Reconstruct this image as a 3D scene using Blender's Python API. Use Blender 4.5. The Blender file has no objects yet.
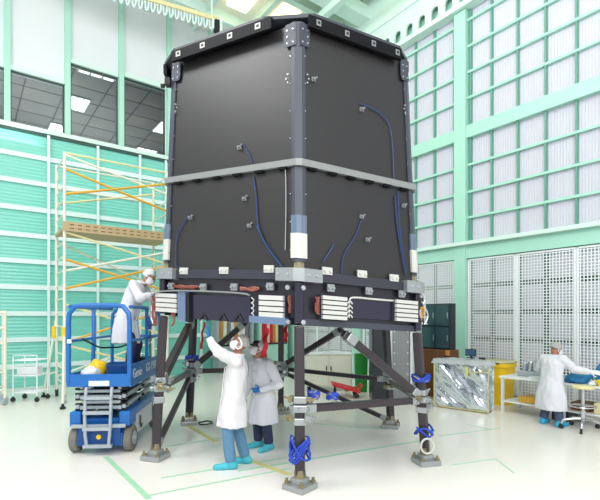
import bpy, bmesh, math, random
from mathutils import Vector, Matrix, noise
random.seed(7)
PI = math.pi
SC = bpy.context.scene
COL = SC.collection
V3 = Vector
# ------------------------------------------------------------------ camera frame: camera at (0,0,2) looking along +Y
FPX, HY, CAMZ = 447.0, 317.0, 2.0
def at(px, py, d):                       # point seen at a pixel at a given depth
    return V3(((px - 300) / FPX * d, d, CAMZ + (HY - py) / FPX * d))
def fl(px, py):                          # point on the floor
    return at(px, py, CAMZ * FPX / (py - HY))
# room frame: corner C, u runs along the window wall, v along the filter wall
AX, BX = V3((.802, .597, 0)), V3((-.597, .802, 0))
CR = V3((-.429, 18.259, 0))
RANG = math.atan2(-.597, -.802)
def R(u, v, z=0.0):
    return CR - AX * u - BX * v + V3((0, 0, z))
def uv(p):
    q = V3((p[0], p[1], 0)) - CR
    return -q.dot(AX), -q.dot(BX)
def onplane(px, py, p0, n):
    r = V3(((px - 300) / FPX, 1, (HY - py) / FPX)); o = V3((0, 0, CAMZ))
    return o + r * ((p0 - o).dot(n) / r.dot(n))
def LW(px, py, v=0.0): return onplane(px, py, R(0, v), BX)
def RWp(px, py, u=0.0): return onplane(px, py, R(u, 0), AX)

# ------------------------------------------------------------------ materials
def lin(c):
    if isinstance(c, str):
        c = c.lstrip('#'); c = [int(c[i:i+2], 16) / 255 for i in (0, 2, 4)]
    return tuple((x / 12.92 if x <= .04045 else ((x + .055) / 1.055) ** 2.4) for x in c) + (1,)
MATS = {}
def mat(name, color, rough=.5, metal=0.0, var=.06, scale=6.0, bump=0.0, bscale=40.0, stretch=None, spec=.5, coat=0.0):
    m = bpy.data.materials.new(name); m.use_nodes = True; MATS[name] = m
    nt = m.node_tree; N, L = nt.nodes, nt.links
    b = N['Principled BSDF']
    b.inputs['Roughness'].default_value = rough; b.inputs['Metallic'].default_value = metal
    b.inputs['Specular IOR Level'].default_value = spec
    b.inputs['Coat Weight'].default_value = coat
    tc = N.new('ShaderNodeTexCoord'); mp = N.new('ShaderNodeMapping')
    L.new(tc.outputs['Object'], mp.inputs['Vector'])
    if stretch: mp.inputs['Scale'].default_value = stretch
    nz = N.new('ShaderNodeTexNoise'); nz.inputs['Scale'].default_value = scale; nz.inputs['Detail'].default_value = 4
    L.new(mp.outputs[0], nz.inputs['Vector'])
    c = lin(color)
    mx = N.new('ShaderNodeMix'); mx.data_type = 'RGBA'
    mx.inputs['A'].default_value = tuple(min(1, x * (1 - var)) for x in c[:3]) + (1,)
    mx.inputs['B'].default_value = tuple(min(1, x * (1 + var)) for x in c[:3]) + (1,)
    L.new(nz.outputs['Fac'], mx.inputs['Factor']); L.new(mx.outputs['Result'], b.inputs['Base Color'])
    if bump:
        n2 = N.new('ShaderNodeTexNoise'); n2.inputs['Scale'].default_value = bscale; n2.inputs['Detail'].default_value = 3
        L.new(mp.outputs[0], n2.inputs['Vector'])
        bp = N.new('ShaderNodeBump'); bp.inputs['Strength'].default_value = bump; bp.inputs['Distance'].default_value = .02
        L.new(n2.outputs['Fac'], bp.inputs['Height']); L.new(bp.outputs[0], b.inputs['Normal'])
    return m
def emit(name, color, s):
    m = bpy.data.materials.new(name); m.use_nodes = True; MATS[name] = m
    b = m.node_tree.nodes['Principled BSDF']
    b.inputs['Base Color'].default_value = lin(color); b.inputs['Emission Color'].default_value = lin(color); b.inputs['Emission Strength'].default_value = s
    return m
def wave(m, axis, freq, dist, dark=None, prof='SIN', amt=1.0):      # ribs: bump (and optional stripe colour) from a wave along an object axis
    nt = m.node_tree; N, L = nt.nodes, nt.links; b = N['Principled BSDF']
    tc = N.new('ShaderNodeTexCoord'); w = N.new('ShaderNodeTexWave')
    w.wave_type = 'BANDS'; w.bands_direction = axis; w.wave_profile = prof
    w.inputs['Scale'].default_value = freq
    L.new(tc.outputs['Object'], w.inputs['Vector'])
    bp = N.new('ShaderNodeBump'); bp.inputs['Strength'].default_value = amt; bp.inputs['Distance'].default_value = dist
    L.new(w.outputs['Fac'], bp.inputs['Height']); L.new(bp.outputs[0], b.inputs['Normal'])
    if dark:
        old = b.inputs['Base Color'].links[0].from_socket
        mx = N.new('ShaderNodeMix'); mx.data_type = 'RGBA'; mx.blend_type = 'MULTIPLY'; mx.inputs['Factor'].default_value = 1
        rp = N.new('ShaderNodeMapRange'); rp.inputs['To Min'].default_value = dark; rp.inputs['To Max'].default_value = 1
        L.new(w.outputs['Fac'], rp.inputs['Value'])
        L.new(old, mx.inputs['A']); L.new(rp.outputs[0], mx.inputs['B']); L.new(mx.outputs['Result'], b.inputs['Base Color'])
    return m

M_floor = mat('floor_epoxy', '#ebe7e0', .22, var=.03, scale=.5, spec=.45)
M_white = mat('white_wall_panel', '#e0e3e8', .5, var=.02, scale=1)
M_mint = mat('mint_paint', '#a9dccb', .4, var=.04, scale=2)
M_mint_shade = mat('mint_paint_side_shade', '#5d9c88', .4, var=.05, scale=2)  # mint darkened for the upright mullions, their side shading put into the colour
M_gap = mat('deep_green_gap', '#1d554b', .6, var=.08)
M_mintl = mat('mint_paint_pale', '#d3ebe2', .4, var=.03, scale=2)
M_teal = wave(mat('teal_ribbed_metal', '#78cfc0', .25, var=.10, scale=3, stretch=(.5, .5, 14), spec=.7), 'Z', 3.2, .012, amt=.6)
M_rail = mat('white_girt_paint', '#dcefee', .4, var=.03)
M_filter = wave(mat('pleated_filter_panel', '#cfcfdc', .6, var=.02, scale=3), 'Y', 5.0, .01, dark=.93, amt=.5)
M_mesh = mat('white_wire_grid', '#eef4f6', .5, var=.02)
M_ceil = mat('ceiling_panel', '#f1efe0', .6, var=.03, scale=.6)
M_obsceil = mat('observation_room_grey', '#9a9c9c', .8, var=.06, scale=2)
M_obsdark = mat('observation_room_dark', '#6f7273', .8, var=.08, scale=1)
M_frame = mat('dark_window_frame', '#31504a', .5)
M_lamp = emit('lamp_white', '#ffffff', 1.15)
M_lampw = emit('lamp_warm', '#fff0b8', 2.3)
M_lampo = emit('observation_lamp', '#ffffff', 2.2)
# glass
M_glass = bpy.data.materials.new('window_glass'); M_glass.use_nodes = True
_n = M_glass.node_tree.nodes; _l = M_glass.node_tree.links
_n.remove(_n['Principled BSDF'])
_t = _n.new('ShaderNodeBsdfTransparent'); _t.inputs[0].default_value = (.74, .78, .77, 1)
_g = _n.new('ShaderNodeBsdfGlossy'); _g.inputs['Roughness'].default_value = .05
_f = _n.new('ShaderNodeFresnel'); _f.inputs[0].default_value = 1.18
_x = _n.new('ShaderNodeMixShader'); _l.new(_f.outputs[0], _x.inputs[0]); _l.new(_t.outputs[0], _x.inputs[1]); _l.new(_g.outputs[0], _x.inputs[2])
_l.new(_x.outputs[0], _n['Material Output'].inputs[0])
# structure
M_cf = mat('carbon_panel', '#1b191a', .4, var=.16, scale=3, bump=.03, bscale=90, stretch=(1, 1, 3), spec=.75)
M_cfd = mat('carbon_dark', '#0d0d12', .5, var=.12, scale=6, spec=.18)
M_post = mat('grey_corner_composite', '#3c414c', .42, var=.12, scale=5, spec=.5)
M_postd = mat('dark_grey_plate', '#3d424a', .4)
M_postb = mat('blue_grey_film', '#5f6f84', .4, var=.08)
M_alu = mat('machined_aluminium', '#a3a9aa', .35, .55, var=.08)
M_steel = mat('bright_steel', '#c9ccd0', .25, .8, var=.08)
M_silver = mat('white_coated_block', '#c8c9c4', .35, var=.03)
M_railg = mat('grey_mid_rail', '#8b8f8e', .4, .2, var=.05)
M_tan = mat('tan_stub', '#8d8468', .5)
M_ring = mat('ring_beam_grey', '#33343f', .4, var=.1)
M_ring2 = mat('skirt_dark', '#22222c', .35, var=.12, spec=.6)
M_navy = mat('navy_recess_panel', '#1e1b33', .22, var=.15, scale=3, spec=.7)
M_bluepl = mat('blue_grey_plate', '#6a7f9e', .35, .2)
M_blk = mat('black_plastic', '#1b1c20', .45)
M_leg = mat('dark_stand_tube', '#3b353a', .32, .25, var=.15, scale=5)
M_copper = mat('copper_harness', '#8a4a3c', .45, .2, var=.2, scale=30)
M_bwire = mat('blue_cable', '#1d3f78', .45)
M_bluest = mat('blue_strap', '#2146b8', .6, var=.12)
M_gold = mat('gold_fitting', '#b98b34', .35, .6)
M_brass = mat('aged_brass', '#8f8566', .4, .5, var=.15)
M_red = mat('red_ribbon', '#d42535', .6, var=.08)
# lift
M_lblue = mat('lift_blue', '#0f68b6', .35, var=.06, spec=.6)
M_lblued = mat('lift_blue_dark', '#124a8c', .4)
M_lgrey = mat('lift_grey', '#a9b4bb', .4, .2)
M_lwhite = mat('lift_white_panel', '#d8dee2', .4)
M_tyre = mat('grey_tyre', '#77746e', .7, bump=.1)
# people
M_coat = mat('white_coverall', '#dcdbde', .75, var=.03, scale=8, bump=.35, bscale=9)
M_coat2 = mat('white_coverall_cool', '#d8dae1', .75, var=.04, scale=8, bump=.35, bscale=9)
M_mask = mat('white_mask', '#eef0f2', .8)
M_cap = mat('hair_net', '#a9a8a4', .8, var=.25, scale=30, bump=.4, bscale=60)
M_capw = mat('white_hood', '#dcdfe4', .8, var=.12, scale=20, bump=.4, bscale=40)
M_skin = mat('skin', '#b07a5e', .55, var=.06)
M_hair = mat('dark_hair', '#33261f', .6, var=.2, scale=40)
M_glove = mat('blue_glove', '#1f6db5', .45, var=.1)
M_glovew = mat('white_glove', '#e8eaee', .6)
M_jean = mat('blue_denim', '#5b88a8', .8, var=.12, scale=20, bump=.1)
M_jeand = mat('dark_denim', '#2b3350', .8, var=.15, scale=20, bump=.1)
M_jeang = mat('grey_trousers', '#4b5672', .8, var=.1)
M_shoe = mat('teal_shoe_cover', '#45b3c4', .6, var=.1, bump=.3, bscale=30)
M_shoeb = mat('blue_shoe_cover', '#2fa8cf', .6, var=.1, bump=.3, bscale=30)
M_eye = mat('eye_dark', '#2a2320', .3)
# furniture
M_scaf = mat('scaffold_white', '#e6e6d6', .4, var=.04)
M_scafy = mat('scaffold_gold', '#d9a93a', .4, var=.1)
M_scafp = mat('scaffold_pale_yellow', '#e3d9a4', .4, var=.1)
M_plank = mat('scaffold_deck', '#b9a27c', .6, var=.15, scale=4, stretch=(1, 1, 4))
M_ylock = mat('yellow_paint', '#efc718', .4, var=.05)
M_foil = mat('silver_foil', '#e3ebf7', .14, .95, var=.06, scale=4, bump=.5, bscale=5, stretch=(1.6, .5, 1.6))
M_cloth = mat('white_cover_sheet', '#e7ebee', .7, bump=.4, bscale=12)
M_film = mat('clear_bag_film', '#bdb98f', .25, var=.1, bump=.5, bscale=14)
M_brown = mat('brown_board', '#6a4526', .6, var=.15, scale=4)
M_rack = mat('dark_rack', '#20262c', .4)
M_rackgl = mat('rack_glass', '#24424c', .2, var=.5, scale=25, spec=.8)
M_green = mat('green_bin', '#128a2e', .45)
M_bluebag = mat('blue_cloth', '#1f78ad', .6, var=.25, scale=12, bump=.6, bscale=14)
M_cab = mat('cream_cabinet', '#dfe2d2', .5, var=.04)
M_orange = mat('orange_wood', '#c98b3e', .5, var=.2, scale=3)
M_tapeg = mat('green_tape', '#9fcfae', .6, var=.15)
M_tapey = mat('yellow_tape', '#d3d08a', .6, var=.12)
M_tapeb = mat('beige_floor_coat', '#d6d9c2', .25, var=.03)
M_screen = mat('dark_screen', '#3a5876', .15)
M_grille = mat('grey_riveted_metal', '#85888a', .4, .3, var=.1)
M_wood = mat('bench_white_laminate', '#e4e8e6', .4, var=.03)

# ------------------------------------------------------------------ mesh builder
class MB:
    def __init__(s): s.bm = bmesh.new()
    def face(s, vs):
        try: s.bm.faces.new(vs)
        except ValueError: pass
    def box(s, c, size, rz=0.0, rot=None, bev=0.0):
        m = Matrix.Translation(V3(c)) @ (rot.to_4x4() if rot else Matrix.Rotation(rz, 4, 'Z')) @ Matrix.Diagonal((*size, 1))
        r = bmesh.ops.create_cube(s.bm, size=1, matrix=m)
        if bev:
            es = list({e for v in r['verts'] for e in v.link_edges})
            bmesh.ops.bevel(s.bm, geom=es, offset=bev, segments=2, affect='EDGES', profile=.5)
        return s
    def bar(s, p0, p1, w, h=None, up=V3((0, 0, 1)), bev=0.0):          # rectangular bar from p0 to p1
        p0, p1 = V3(p0), V3(p1); h = h or w; d = p1 - p0; x = d.normalized()
        if abs(x.dot(up)) > .98: up = V3((1, 0, 0))
        y = up.cross(x).normalized(); z = x.cross(y)
        rot = Matrix((x, y, z)).transposed()
        return s.box((p0 + p1) / 2, (d.length, w, h), rot=rot, bev=bev)
    def tube(s, pts, r, n=8, closed=False, r1=None):
        pts = [V3(p) for p in pts]; k = len(pts); rings = []; prev = None
        for i, p in enumerate(pts):
            if closed: t = (pts[(i + 1) % k] - pts[i - 1])
            else: t = pts[min(i + 1, k - 1)] - pts[max(i - 1, 0)]
            t.normalize()
            if prev is None:
                a = V3((0, 0, 1)) if abs(t.z) < .9 else V3((1, 0, 0)); nx = t.cross(a).normalized()
            else: nx = (prev - t * prev.dot(t)).normalized()
            prev = nx; ny = t.cross(nx)
            rr = r if r1 is None else r + (r1 - r) * i / (k - 1)
            rings.append([s.bm.verts.new(p + nx * rr * math.cos(2 * PI * j / n) + ny * rr * math.sin(2 * PI * j / n)) for j in range(n)])
        for i in range(k if closed else k - 1):
            A, B = rings[i], rings[(i + 1) % k]
            for j in range(n): s.face((A[j], A[(j + 1) % n], B[(j + 1) % n], B[j]))
        if not closed: s.face(rings[0][::-1]); s.face(rings[-1])
        return s
    def cyl(s, p0, p1, r, n=16, r1=None): return s.tube([p0, p1], r, n, r1=r1)
    def loft(s, rings, cap=True):
        vr = [[s.bm.verts.new(V3(p)) for p in rg] for rg in rings]; n = len(vr[0])
        for A, B in zip(vr, vr[1:]):
            for j in range(n): s.face((A[j], A[(j + 1) % n], B[(j + 1) % n], B[j]))
        if cap: s.face(vr[0][::-1]); s.face(vr[-1])
        return s
    def prism(s, poly, z0, z1):
        return s.loft([[(p[0], p[1], z0) for p in poly], [(p[0], p[1], z1) for p in poly]])
    def slab(s, q, n, th):                                            # quad (4 points) thickened along n
        n = V3(n).normalized() * th
        return s.loft([[V3(p) for p in q], [V3(p) + n for p in q]])
    def ball(s, c, r, rot=None, u=16, v=10):
        r = (r, r, r) if isinstance(r, (int, float)) else r
        m = Matrix.Translation(V3(c)) @ (rot.to_4x4() if rot else Matrix()) @ Matrix.Diagonal((*r, 1))
        bmesh.ops.create_uvsphere(s.bm, u_segments=u, v_segments=v, radius=1, matrix=m); return s
    def cap(s, p0, p1, r0, r1, n=14):                                 # tapered capsule
        p0, p1 = V3(p0), V3(p1); s.tube([p0, p1], r0, n, r1=r1); s.ball(p0, r0, u=n, v=8); s.ball(p1, r1, u=n, v=8); return s
    def mesh(s, name, m, smooth=None):
        bmesh.ops.recalc_face_normals(s.bm, faces=s.bm.faces)
        me = bpy.data.meshes.new(name); s.bm.to_mesh(me); s.bm.free()
        if m: me.materials.append(m)
        return me
ROOT = {}
def link(name, me, parent=None, smooth=False):
    o = bpy.data.objects.new(name, me); COL.objects.link(o)
    M = ROOT.get(parent.name) if parent else None
    if parent:
        me.transform(M.inverted()); o.parent = parent; ROOT[o.name] = M
    else: ROOT[o.name] = Matrix()
    if smooth:
        for p in me.polygons: p.use_smooth = True
        if smooth != 'all': me.set_sharp_from_angle(angle=math.radians(40))
    return o
def build(mb, name, m, parent=None, smooth=False, base=None):
    """link one mesh; a top-level one gets its origin at base (or its lowest middle point)"""
    me = mb.mesh(name, m)
    if parent is None:
        if base is None:
            cs = [v.co for v in me.vertices]
            base = V3(((min(c.x for c in cs) + max(c.x for c in cs)) / 2, (min(c.y for c in cs) + max(c.y for c in cs)) / 2, min(c.z for c in cs)))
        T = Matrix.Translation(V3(base)); me.transform(T.inverted())
        o = link(name, me, None, smooth); o.location = base; ROOT[o.name] = T; return o
    return link(name, me, parent, smooth)
def tag(o, label, cat, group=None, kind=None):
    o['label'] = label; o['category'] = cat
    if group: o['group'] = group
    if kind: o['kind'] = kind
    return o
def thing(name, label, cat, loc=(0, 0, 0), group=None, rz=0.0):
    o = bpy.data.objects.new(name, None); COL.objects.link(o); o.location = loc; o.rotation_euler = (0, 0, rz); o.empty_display_size = .2
    ROOT[o.name] = Matrix.Translation(V3(loc)) @ Matrix.Rotation(rz, 4, 'Z')
    return tag(o, label, cat, group)
def copy_tree(o, parent=None):
    c = o.copy(); COL.objects.link(c)
    if parent: c.parent = parent
    for ch in [x for x in bpy.data.objects if x.parent == o]: copy_tree(ch, c)
    return c
TR = [0]
def struct(mb, name, m, smooth=False, base=None, parent=None):
    o = build(mb, name, m, parent, smooth, base)
    if parent is None: o['kind'] = 'structure'
    return o
def trim(mb, m, base=None):
    TR[0] += 1
    return struct(mb, 'trim_%d' % TR[0], m, base=base)
def rbox(mb, u0, u1, v0, v1, z0, z1, bev=0.0):                         # box in room coordinates
    return mb.box(R((u0 + u1) / 2, (v0 + v1) / 2, (z0 + z1) / 2), (abs(u1 - u0), abs(v1 - v0), abs(z1 - z0)), rz=RANG, bev=bev)
def rstruct(name, m, *a):                                              # structure box whose object axes follow the room
    mb = MB(); mb.box((0, 0, 0), (abs(a[1] - a[0]), abs(a[3] - a[2]), abs(a[5] - a[4])))
    me = mb.mesh(name, m); o = bpy.data.objects.new(name, me); COL.objects.link(o)
    o.location = R((a[0] + a[1]) / 2, (a[2] + a[3]) / 2, (a[4] + a[5]) / 2); o.rotation_euler = (0, 0, RANG); o['kind'] = 'structure'
    return o
def rtrim(m, *a):
    TR[0] += 1; return rstruct('trim_%d' % TR[0], m, *a)

# ================================================================== ROOM
mb = MB(); rbox(mb, -.3, 22, -.3, 24, -.2, 0); struct(mb, 'floor', M_floor, base=(0, 0, 0))
CEILZ = 12.3
rstruct('ceiling', M_ceil, -.3, 15, -.3, 16, CEILZ, CEILZ + .2)
# ---- window wall (left): white upper panels, windows, ribbed teal lower cladding
SILL_B, SILL_T = 7.28, 7.45
WINS = [(9.72, 11.0, 8.92), (8.24, 9.60, 8.92), (6.71, 8.08, 9.62), (5.18, 6.53, 9.70), (3.6, 4.95, 9.7), (2.0, 3.45, 9.7)]
rstruct('wall_left_lower', M_teal, 0, 15, -.2, 0, 0, SILL_B)
mbw = MB()
def wl(u0, u1, z0, z1): rbox(mbw, u0, u1, -.2, 0, z0, z1)
us = sorted([w for w in WINS])
edges = [0.0]
for (a, b, t) in us:
    wl(edges[-1], a, SILL_B, CEILZ); wl(a, b, t, CEILZ); edges.append(b)
wl(edges[-1], 15, SILL_B, CEILZ)
struct(mbw, 'wall_left_upper', M_white)
rtrim(M_mintl, 0, 15, 0, .10, SILL_B + .05, SILL_T)
rtrim(M_frame, 0, 15, 0, .05, SILL_B - .03, SILL_B + .05)
for u in (11.15, 9.67, 8.16, 6.62, 5.06, 3.52, 1.9): rtrim(M_mint, u - .075, u + .075, 0, .12, SILL_T, CEILZ)
for i, (a, b, t) in enumerate(WINS):
    rtrim(M_mintl, a, b, 0, .09, t, t + .13)
    w = thing('window_%d' % (i + 1), 'w', 'window', R((a + b) / 2, -.06, SILL_T)); del w['label']; del w['category']; w['kind'] = 'structure'
    f = MB(); e = .035
    rbox(f, a, a + e, -.08, .01, SILL_T, t); rbox(f, b - e, b, -.08, .01, SILL_T, t); rbox(f, a, b, -.08, .01, t - e, t); rbox(f, a, b, -.08, .01, SILL_T, SILL_T + e)
    build(f, 'window_frame', M_frame, w)
    g = MB(); rbox(g, a + e, b - e, -.05, -.04, SILL_T + e, t - e); build(g, 'pane', M_glass, w)
# observation room behind the windows
OC = 9.95
rstruct('ceiling_observation_room', M_obsceil, -.3, 15, -9.2, -.2, OC, OC + .1)
rstruct('wall_observation_room', M_obsdark, -.3, 15, -9.2, -9.1, 6.8, OC)
rstruct('floor_observation_room', M_obsdark, -.3, 15, -9.2, -.2, 6.7, 6.8)
rstruct('wall_observation_side', M_obsdark, 14.9, 15, -9.2, -.2, 6.8, OC)
rstruct('wall_observation_end', M_obsdark, -.3, -.2, -9.2, -.2, 6.8, OC)
for k in range(8): rtrim(M_obsdark, -.2, 14.9, -.9 - k * 1.1 - .02, -.9 - k * 1.1 + .02, OC - .012, OC - .001)
for k in range(12): rtrim(M_obsdark, .6 + k * 1.2 - .02, .6 + k * 1.2 + .02, -9.1, -.2, OC - .016, OC - .002)
def obs_lamp(px, py, du, dv):
    p = onplane(px, py, V3((0, 0, OC - .03)), V3((0, 0, 1))); u, v = uv(p)
    t = thing('ceiling_light', '', 'light', R(u, v, OC - .06), 'troffer lights behind the dark windows')
    b = MB(); rbox(b, u - du, u + du, v - dv, v + dv, OC - .04, OC - .017); build(b, 'housing', M_lgrey, t)
    b = MB()
    for k in (-1, 0, 1): rbox(b, u + k * du * .62 - du * .25, u + k * du * .62 + du * .25, v - dv * .92, v + dv * .92, OC - .06, OC - .04)
    build(b, 'lamp_tube', M_lampo, t)
    return t
for (px, py, du, dv, lb) in ((78, 104, .34, .6, 'bright three tube troffer light in the middle of the tall dark window'),
                             (97, 74, .6, .16, 'thin troffer light strip along the top of the tall dark window'),
                             (57, 129, .34, .6, 'troffer light low in the corner of the shorter dark window'),
                             (164, 128, .34, .6, 'troffer light half hidden behind the black structure corner'),
                             (146, 151, .5, .3, 'troffer light at the sill of the window beside the black structure')):
    obs_lamp(px, py, du, dv)['label'] = lb
# girts and posts on the teal cladding
for z in (6.6, 5.85, 5.09, 4.33, 3.59, 2.85, 2.1, 1.36, .60): rtrim(M_rail, 0, 15, 0, .06, z - .065, z + .065)
for u in (12.7, 11.35, 10.0, 8.66, 7.32, 6.04, 5.18, 3.9, 2.6, 1.3): rtrim(M_rail, u - .035, u + .035, .06, .12, .0, SILL_B)
# ---- filter wall (right)
rstruct('wall_right', M_filter, -.2, 0, 0, 17, 0, CEILZ)
cols = (.35, 4.1, 7.99, 11.95)
def bay(v): return any(abs(v - c) < .22 for c in cols)
for c in cols: rtrim(M_mint, 0, .19, c - .17, c + .17, 0, 10.0)
mv = [.55 + .655 * k for k in range(0, 6)] + [4.3, 4.95, 5.72, 6.45, 7.11, 7.74, 8.23, 8.81, 9.47, 10.11, 10.75, 11.4, 11.75, 12.2, 12.85, 13.5]
ZR = (9.75, 9.06, 8.385, 7.715, 5.965, 5.26, 4.595)
for v in mv:
    w = .02
    rtrim(M_mint_shade, .0, .08, v - w, v + w, 3.95, 6.66); rtrim(M_mint_shade, .0, .08, v - w, v + w, 6.98, 10.0)
    rtrim(M_gap, .0, .025, v - .06, v + .06, 0, 3.5)
for z in ZR: rtrim(M_mint, 0, .09, 0, 15, z - .028, z + .028)
for z in (2.82, 2.135, 1.46, .78): rtrim(M_gap, 0, .03, 0, 15, z - .06, z + .06)
rtrim(M_mint, 0, .14, 0, 15, 6.66, 6.98)
rtrim(M_mint, 0, .16, 0, 15, 3.52, 3.86)
rtrim(M_mintl, 0, .3, 0, 15, 3.86, 3.95)
# wire grid panels in front of the lower filters
def grid_panel(v0, v1):
    b = MB(); u0, u1 = .085, .095; z0, z1 = .12, 3.50; p = .068
    nv = int((v1 - v0) / p); nz = int((z1 - z0) / p)
    for k in range(1, nv):
        v = v0 + (v1 - v0) * k / nv; rbox(b, u0, u1, v - .010, v + .010, z0, z1)
    for k in range(1, nz):
        z = z0 + (z1 - z0) * k / nz; rbox(b, u0 + .001, u1 - .001, v0, v1, z - .010, z + .010)
    rbox(b, u0 - .02, u1 + .02, v0, v0 + .04, z0, z1); rbox(b, u0 - .02, u1 + .02, v1 - .04, v1, z0, z1)
    rbox(b, u0 - .02, u1 + .02, v0, v1, z0, z0 + .04); rbox(b, u0 - .02, u1 + .02, v0, v1, z1 - .04, z1)
    trim(b, M_mesh)
for (a, b_) in ((.56, 1.9), (1.91, 3.88), (4.32, 5.1), (5.11, 6.4), (6.41, 7.79), (8.18, 9.45), (9.46, 10.76), (10.77, 11.73), (12.17, 13.5)): grid_panel(a, b_)
# ---- crane runway girder with arched holes, along the filter wall
def girder():
    b = MB(); uf = .26; z0, z1 = 10.14, 11.0
    rbox(b, .02, uf + .05, 0, 15, z0 - .12, z0)                        # bottom flange
    rbox(b, .02, uf + .05, 0, 15, z1, z1 + .1)
    step = .44; v = 0.0
    zb, zs, hw = z0 + .05, z0 + .27, .12
    while v < 15:
        c = v + step / 2
        rbox(b, uf - .06, uf, v, c - hw, z0, z1); rbox(b, uf - .06, uf, c + hw, v + step, z0, z1)
        rbox(b, uf - .06, uf, c - hw, c + hw, z0, zb)
        n = 6                                                         # arch top
        for k in range(n):
            a0, a1 = PI * k / n, PI * (k + 1) / n
            q = [R(uf - .06, c + hw * math.cos(a0), zs + hw * math.sin(a0)), R(uf - .06, c + hw * math.cos(a1), zs + hw * math.sin(a1)),
                 R(uf - .06, c + hw * math.cos(a1), z1), R(uf - .06, c + hw * math.cos(a0), z1)]
            b.slab(q, -AX, .06)
        v += step
    trim(b, M_mintl)
    rtrim(M_mint, .02, .06, 0, 15, 10.15, 10.98)
girder()
rtrim(M_mintl, 0, .2, 0, 15, 11.1, CEILZ)
# ---- ceiling beams
for v in (1.2, 3.4, 5.3, 7.4, 9.6, 11.8): rtrim(M_mintl, .1, 15, v - .10, v + .10, CEILZ - .35, CEILZ)
for u in (1.2, 2.6, 4.2, 5.8, 7.4, 9, 10.6): rtrim(M_mintl, u - .07, u + .07, 0, 15, CEILZ - .22, CEILZ)
rtrim(M_mintl, .1, 12, 4.25, 4.75, CEILZ - .75, CEILZ - .35)
rtrim(M_tapey, .8, 2.2, 3.9, 4.2, CEILZ - .30, CEILZ - .02)
rtrim(M_mintl, 1.5, 1.72, 1, 15, CEILZ - .95, CEILZ - .75)
rtrim(M_lamp, 3.2, 3.9, 2.0, 2.5, CEILZ - .30, CEILZ - .25)
for u in (1.9, 3.4, 5.0, 6.6, 8.2, 9.8, 11.4):
    for v in (2.3, 4.35 + 1.2, 6.4, 8.5, 10.7, 12.8):
        rtrim(M_lamp if (int(u * 10) + int(v)) % 3 else M_lampw, u - .35, u + .35, v - .55, v + .55, CEILZ - .06, CEILZ - .005)
# ---- painted / taped marks on the floor
def tape(p0, p1, w, m, z=.004):
    a, b_ = fl(*p0), fl(*p1); b = MB(); d = (b_ - a).normalized(); n = V3((-d.y, d.x, 0)) * w / 2
    b.slab([V3((*(a + n).xy, .0005)), V3((*(a - n).xy, .0005)), V3((*(b_ - n).xy, .0005)), V3((*(b_ + n).xy, .0005))], (0, 0, 1), z)
    trim(b, m)
tape((106, 457), (149, 499), .07, M_tapeg)
tape((146, 496), (292, 468), .035, M_tapeg, .003)
tape((161, 478), (286, 458), .035, M_tapeg, .003)
tape((163, 447), (222, 438), .04, M_tapeg, .003)
tape((184, 423), (216, 442), .09, M_tapey)
tape((238, 456), (290, 475), .09, M_tapey)
tape((238, 471), (420, 441), .05, M_tapeg, .003)
tape((440, 436), (500, 428), .03, M_tapeg, .003)
tape((452, 465), (496, 459), .02, M_tapeg, .003)
tape((496, 459), (514, 473), .02, M_tapeg, .003)
tape((300, 422), (385, 430), .03, M_tapeg, .003)
tape((466, 424), (492, 430), .03, M_tapeg, .003)

# ================================================================== BLACK HEXAGONAL STRUCTURE
HC = V3((-.2, 7.25, 0))
HV = [V3(p) for p in ((.2, -2.05, 0), (1.92, -1.15, 0), (1.85, .85, 0), (-.2, 2.05, 0), (-1.88, 1.12, 0), (-1.84, -.95, 0))]
KS = .925                                                              # scale of the skirt
def kz(z): return .94 - .02 * max(0, z - 2.6)
def hv(i, k, z): return HC + HV[i % 6] * k + V3((0, 0, z))
def SHR(z): return .06 - .012 * (z - 2.4)                                                             # the barrel sits a touch lower towards the crate side
def fn(i):                                                             # outward normal of face i (level)
    d = HV[(i + 1) % 6] - HV[i]; n = V3((d.y, -d.x, 0)).normalized()
    return n if n.dot(HV[i]) > 0 else -n
def fp(i, t, z, out=0.0, k=None):
    k = kz(z) if k is None else k
    return HC + HV[i].lerp(HV[(i + 1) % 6], t) * k + V3((0, 0, z)) + fn(i) * out
def ft(i, px, py, k=None):                                             # pixel -> (t, z) on face i
    p0, p1, p2 = fp(i, 0, 2.6, k=k), fp(i, 1, 2.6, k=k), fp(i, 0, 5.2, k=k)
    sh = .045
    for _ in range(3):
        p = onplane(px, py - sh * (px - 300), p0, (p1 - p0).cross(p2 - p0)); sh = SHR(p.z)
    q0, q1 = fp(i, 0, p.z, k=k), fp(i, 1, p.z, k=k); d = q1 - q0
    return (p - q0).dot(d) / d.dot(d), p.z
def fslab(b, i, t0, t1, z0, z1, o0, th, k=None):
    b.slab([fp(i, t0, z0, o0, k), fp(i, t1, z0, o0, k), fp(i, t1, z1, o0, k), fp(i, t0, z1, o0, k)], fn(i), th); return b
def hexring(k, c=0.0):                                                 # hexagon, optionally with its corners cut
    pts = []
    for i in range(6):
        if c:
            pts.append(HC + HV[i].lerp(HV[i - 1], c) * k); pts.append(HC + HV[i].lerp(HV[(i + 1) % 6], c) * k)
        else: pts.append(HC + HV[i] * k)
    return pts
S = thing('telescope_barrel', 'tall black hexagonal telescope barrel with grey corner posts, raised on a legged stand', 'spacecraft structure', HC + V3((0, 0, 1.96)))
def P_(mb, name, m, parent=None, smooth=False): return build(mb, name, m, parent or S, smooth)
ZM = 3.85
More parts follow.
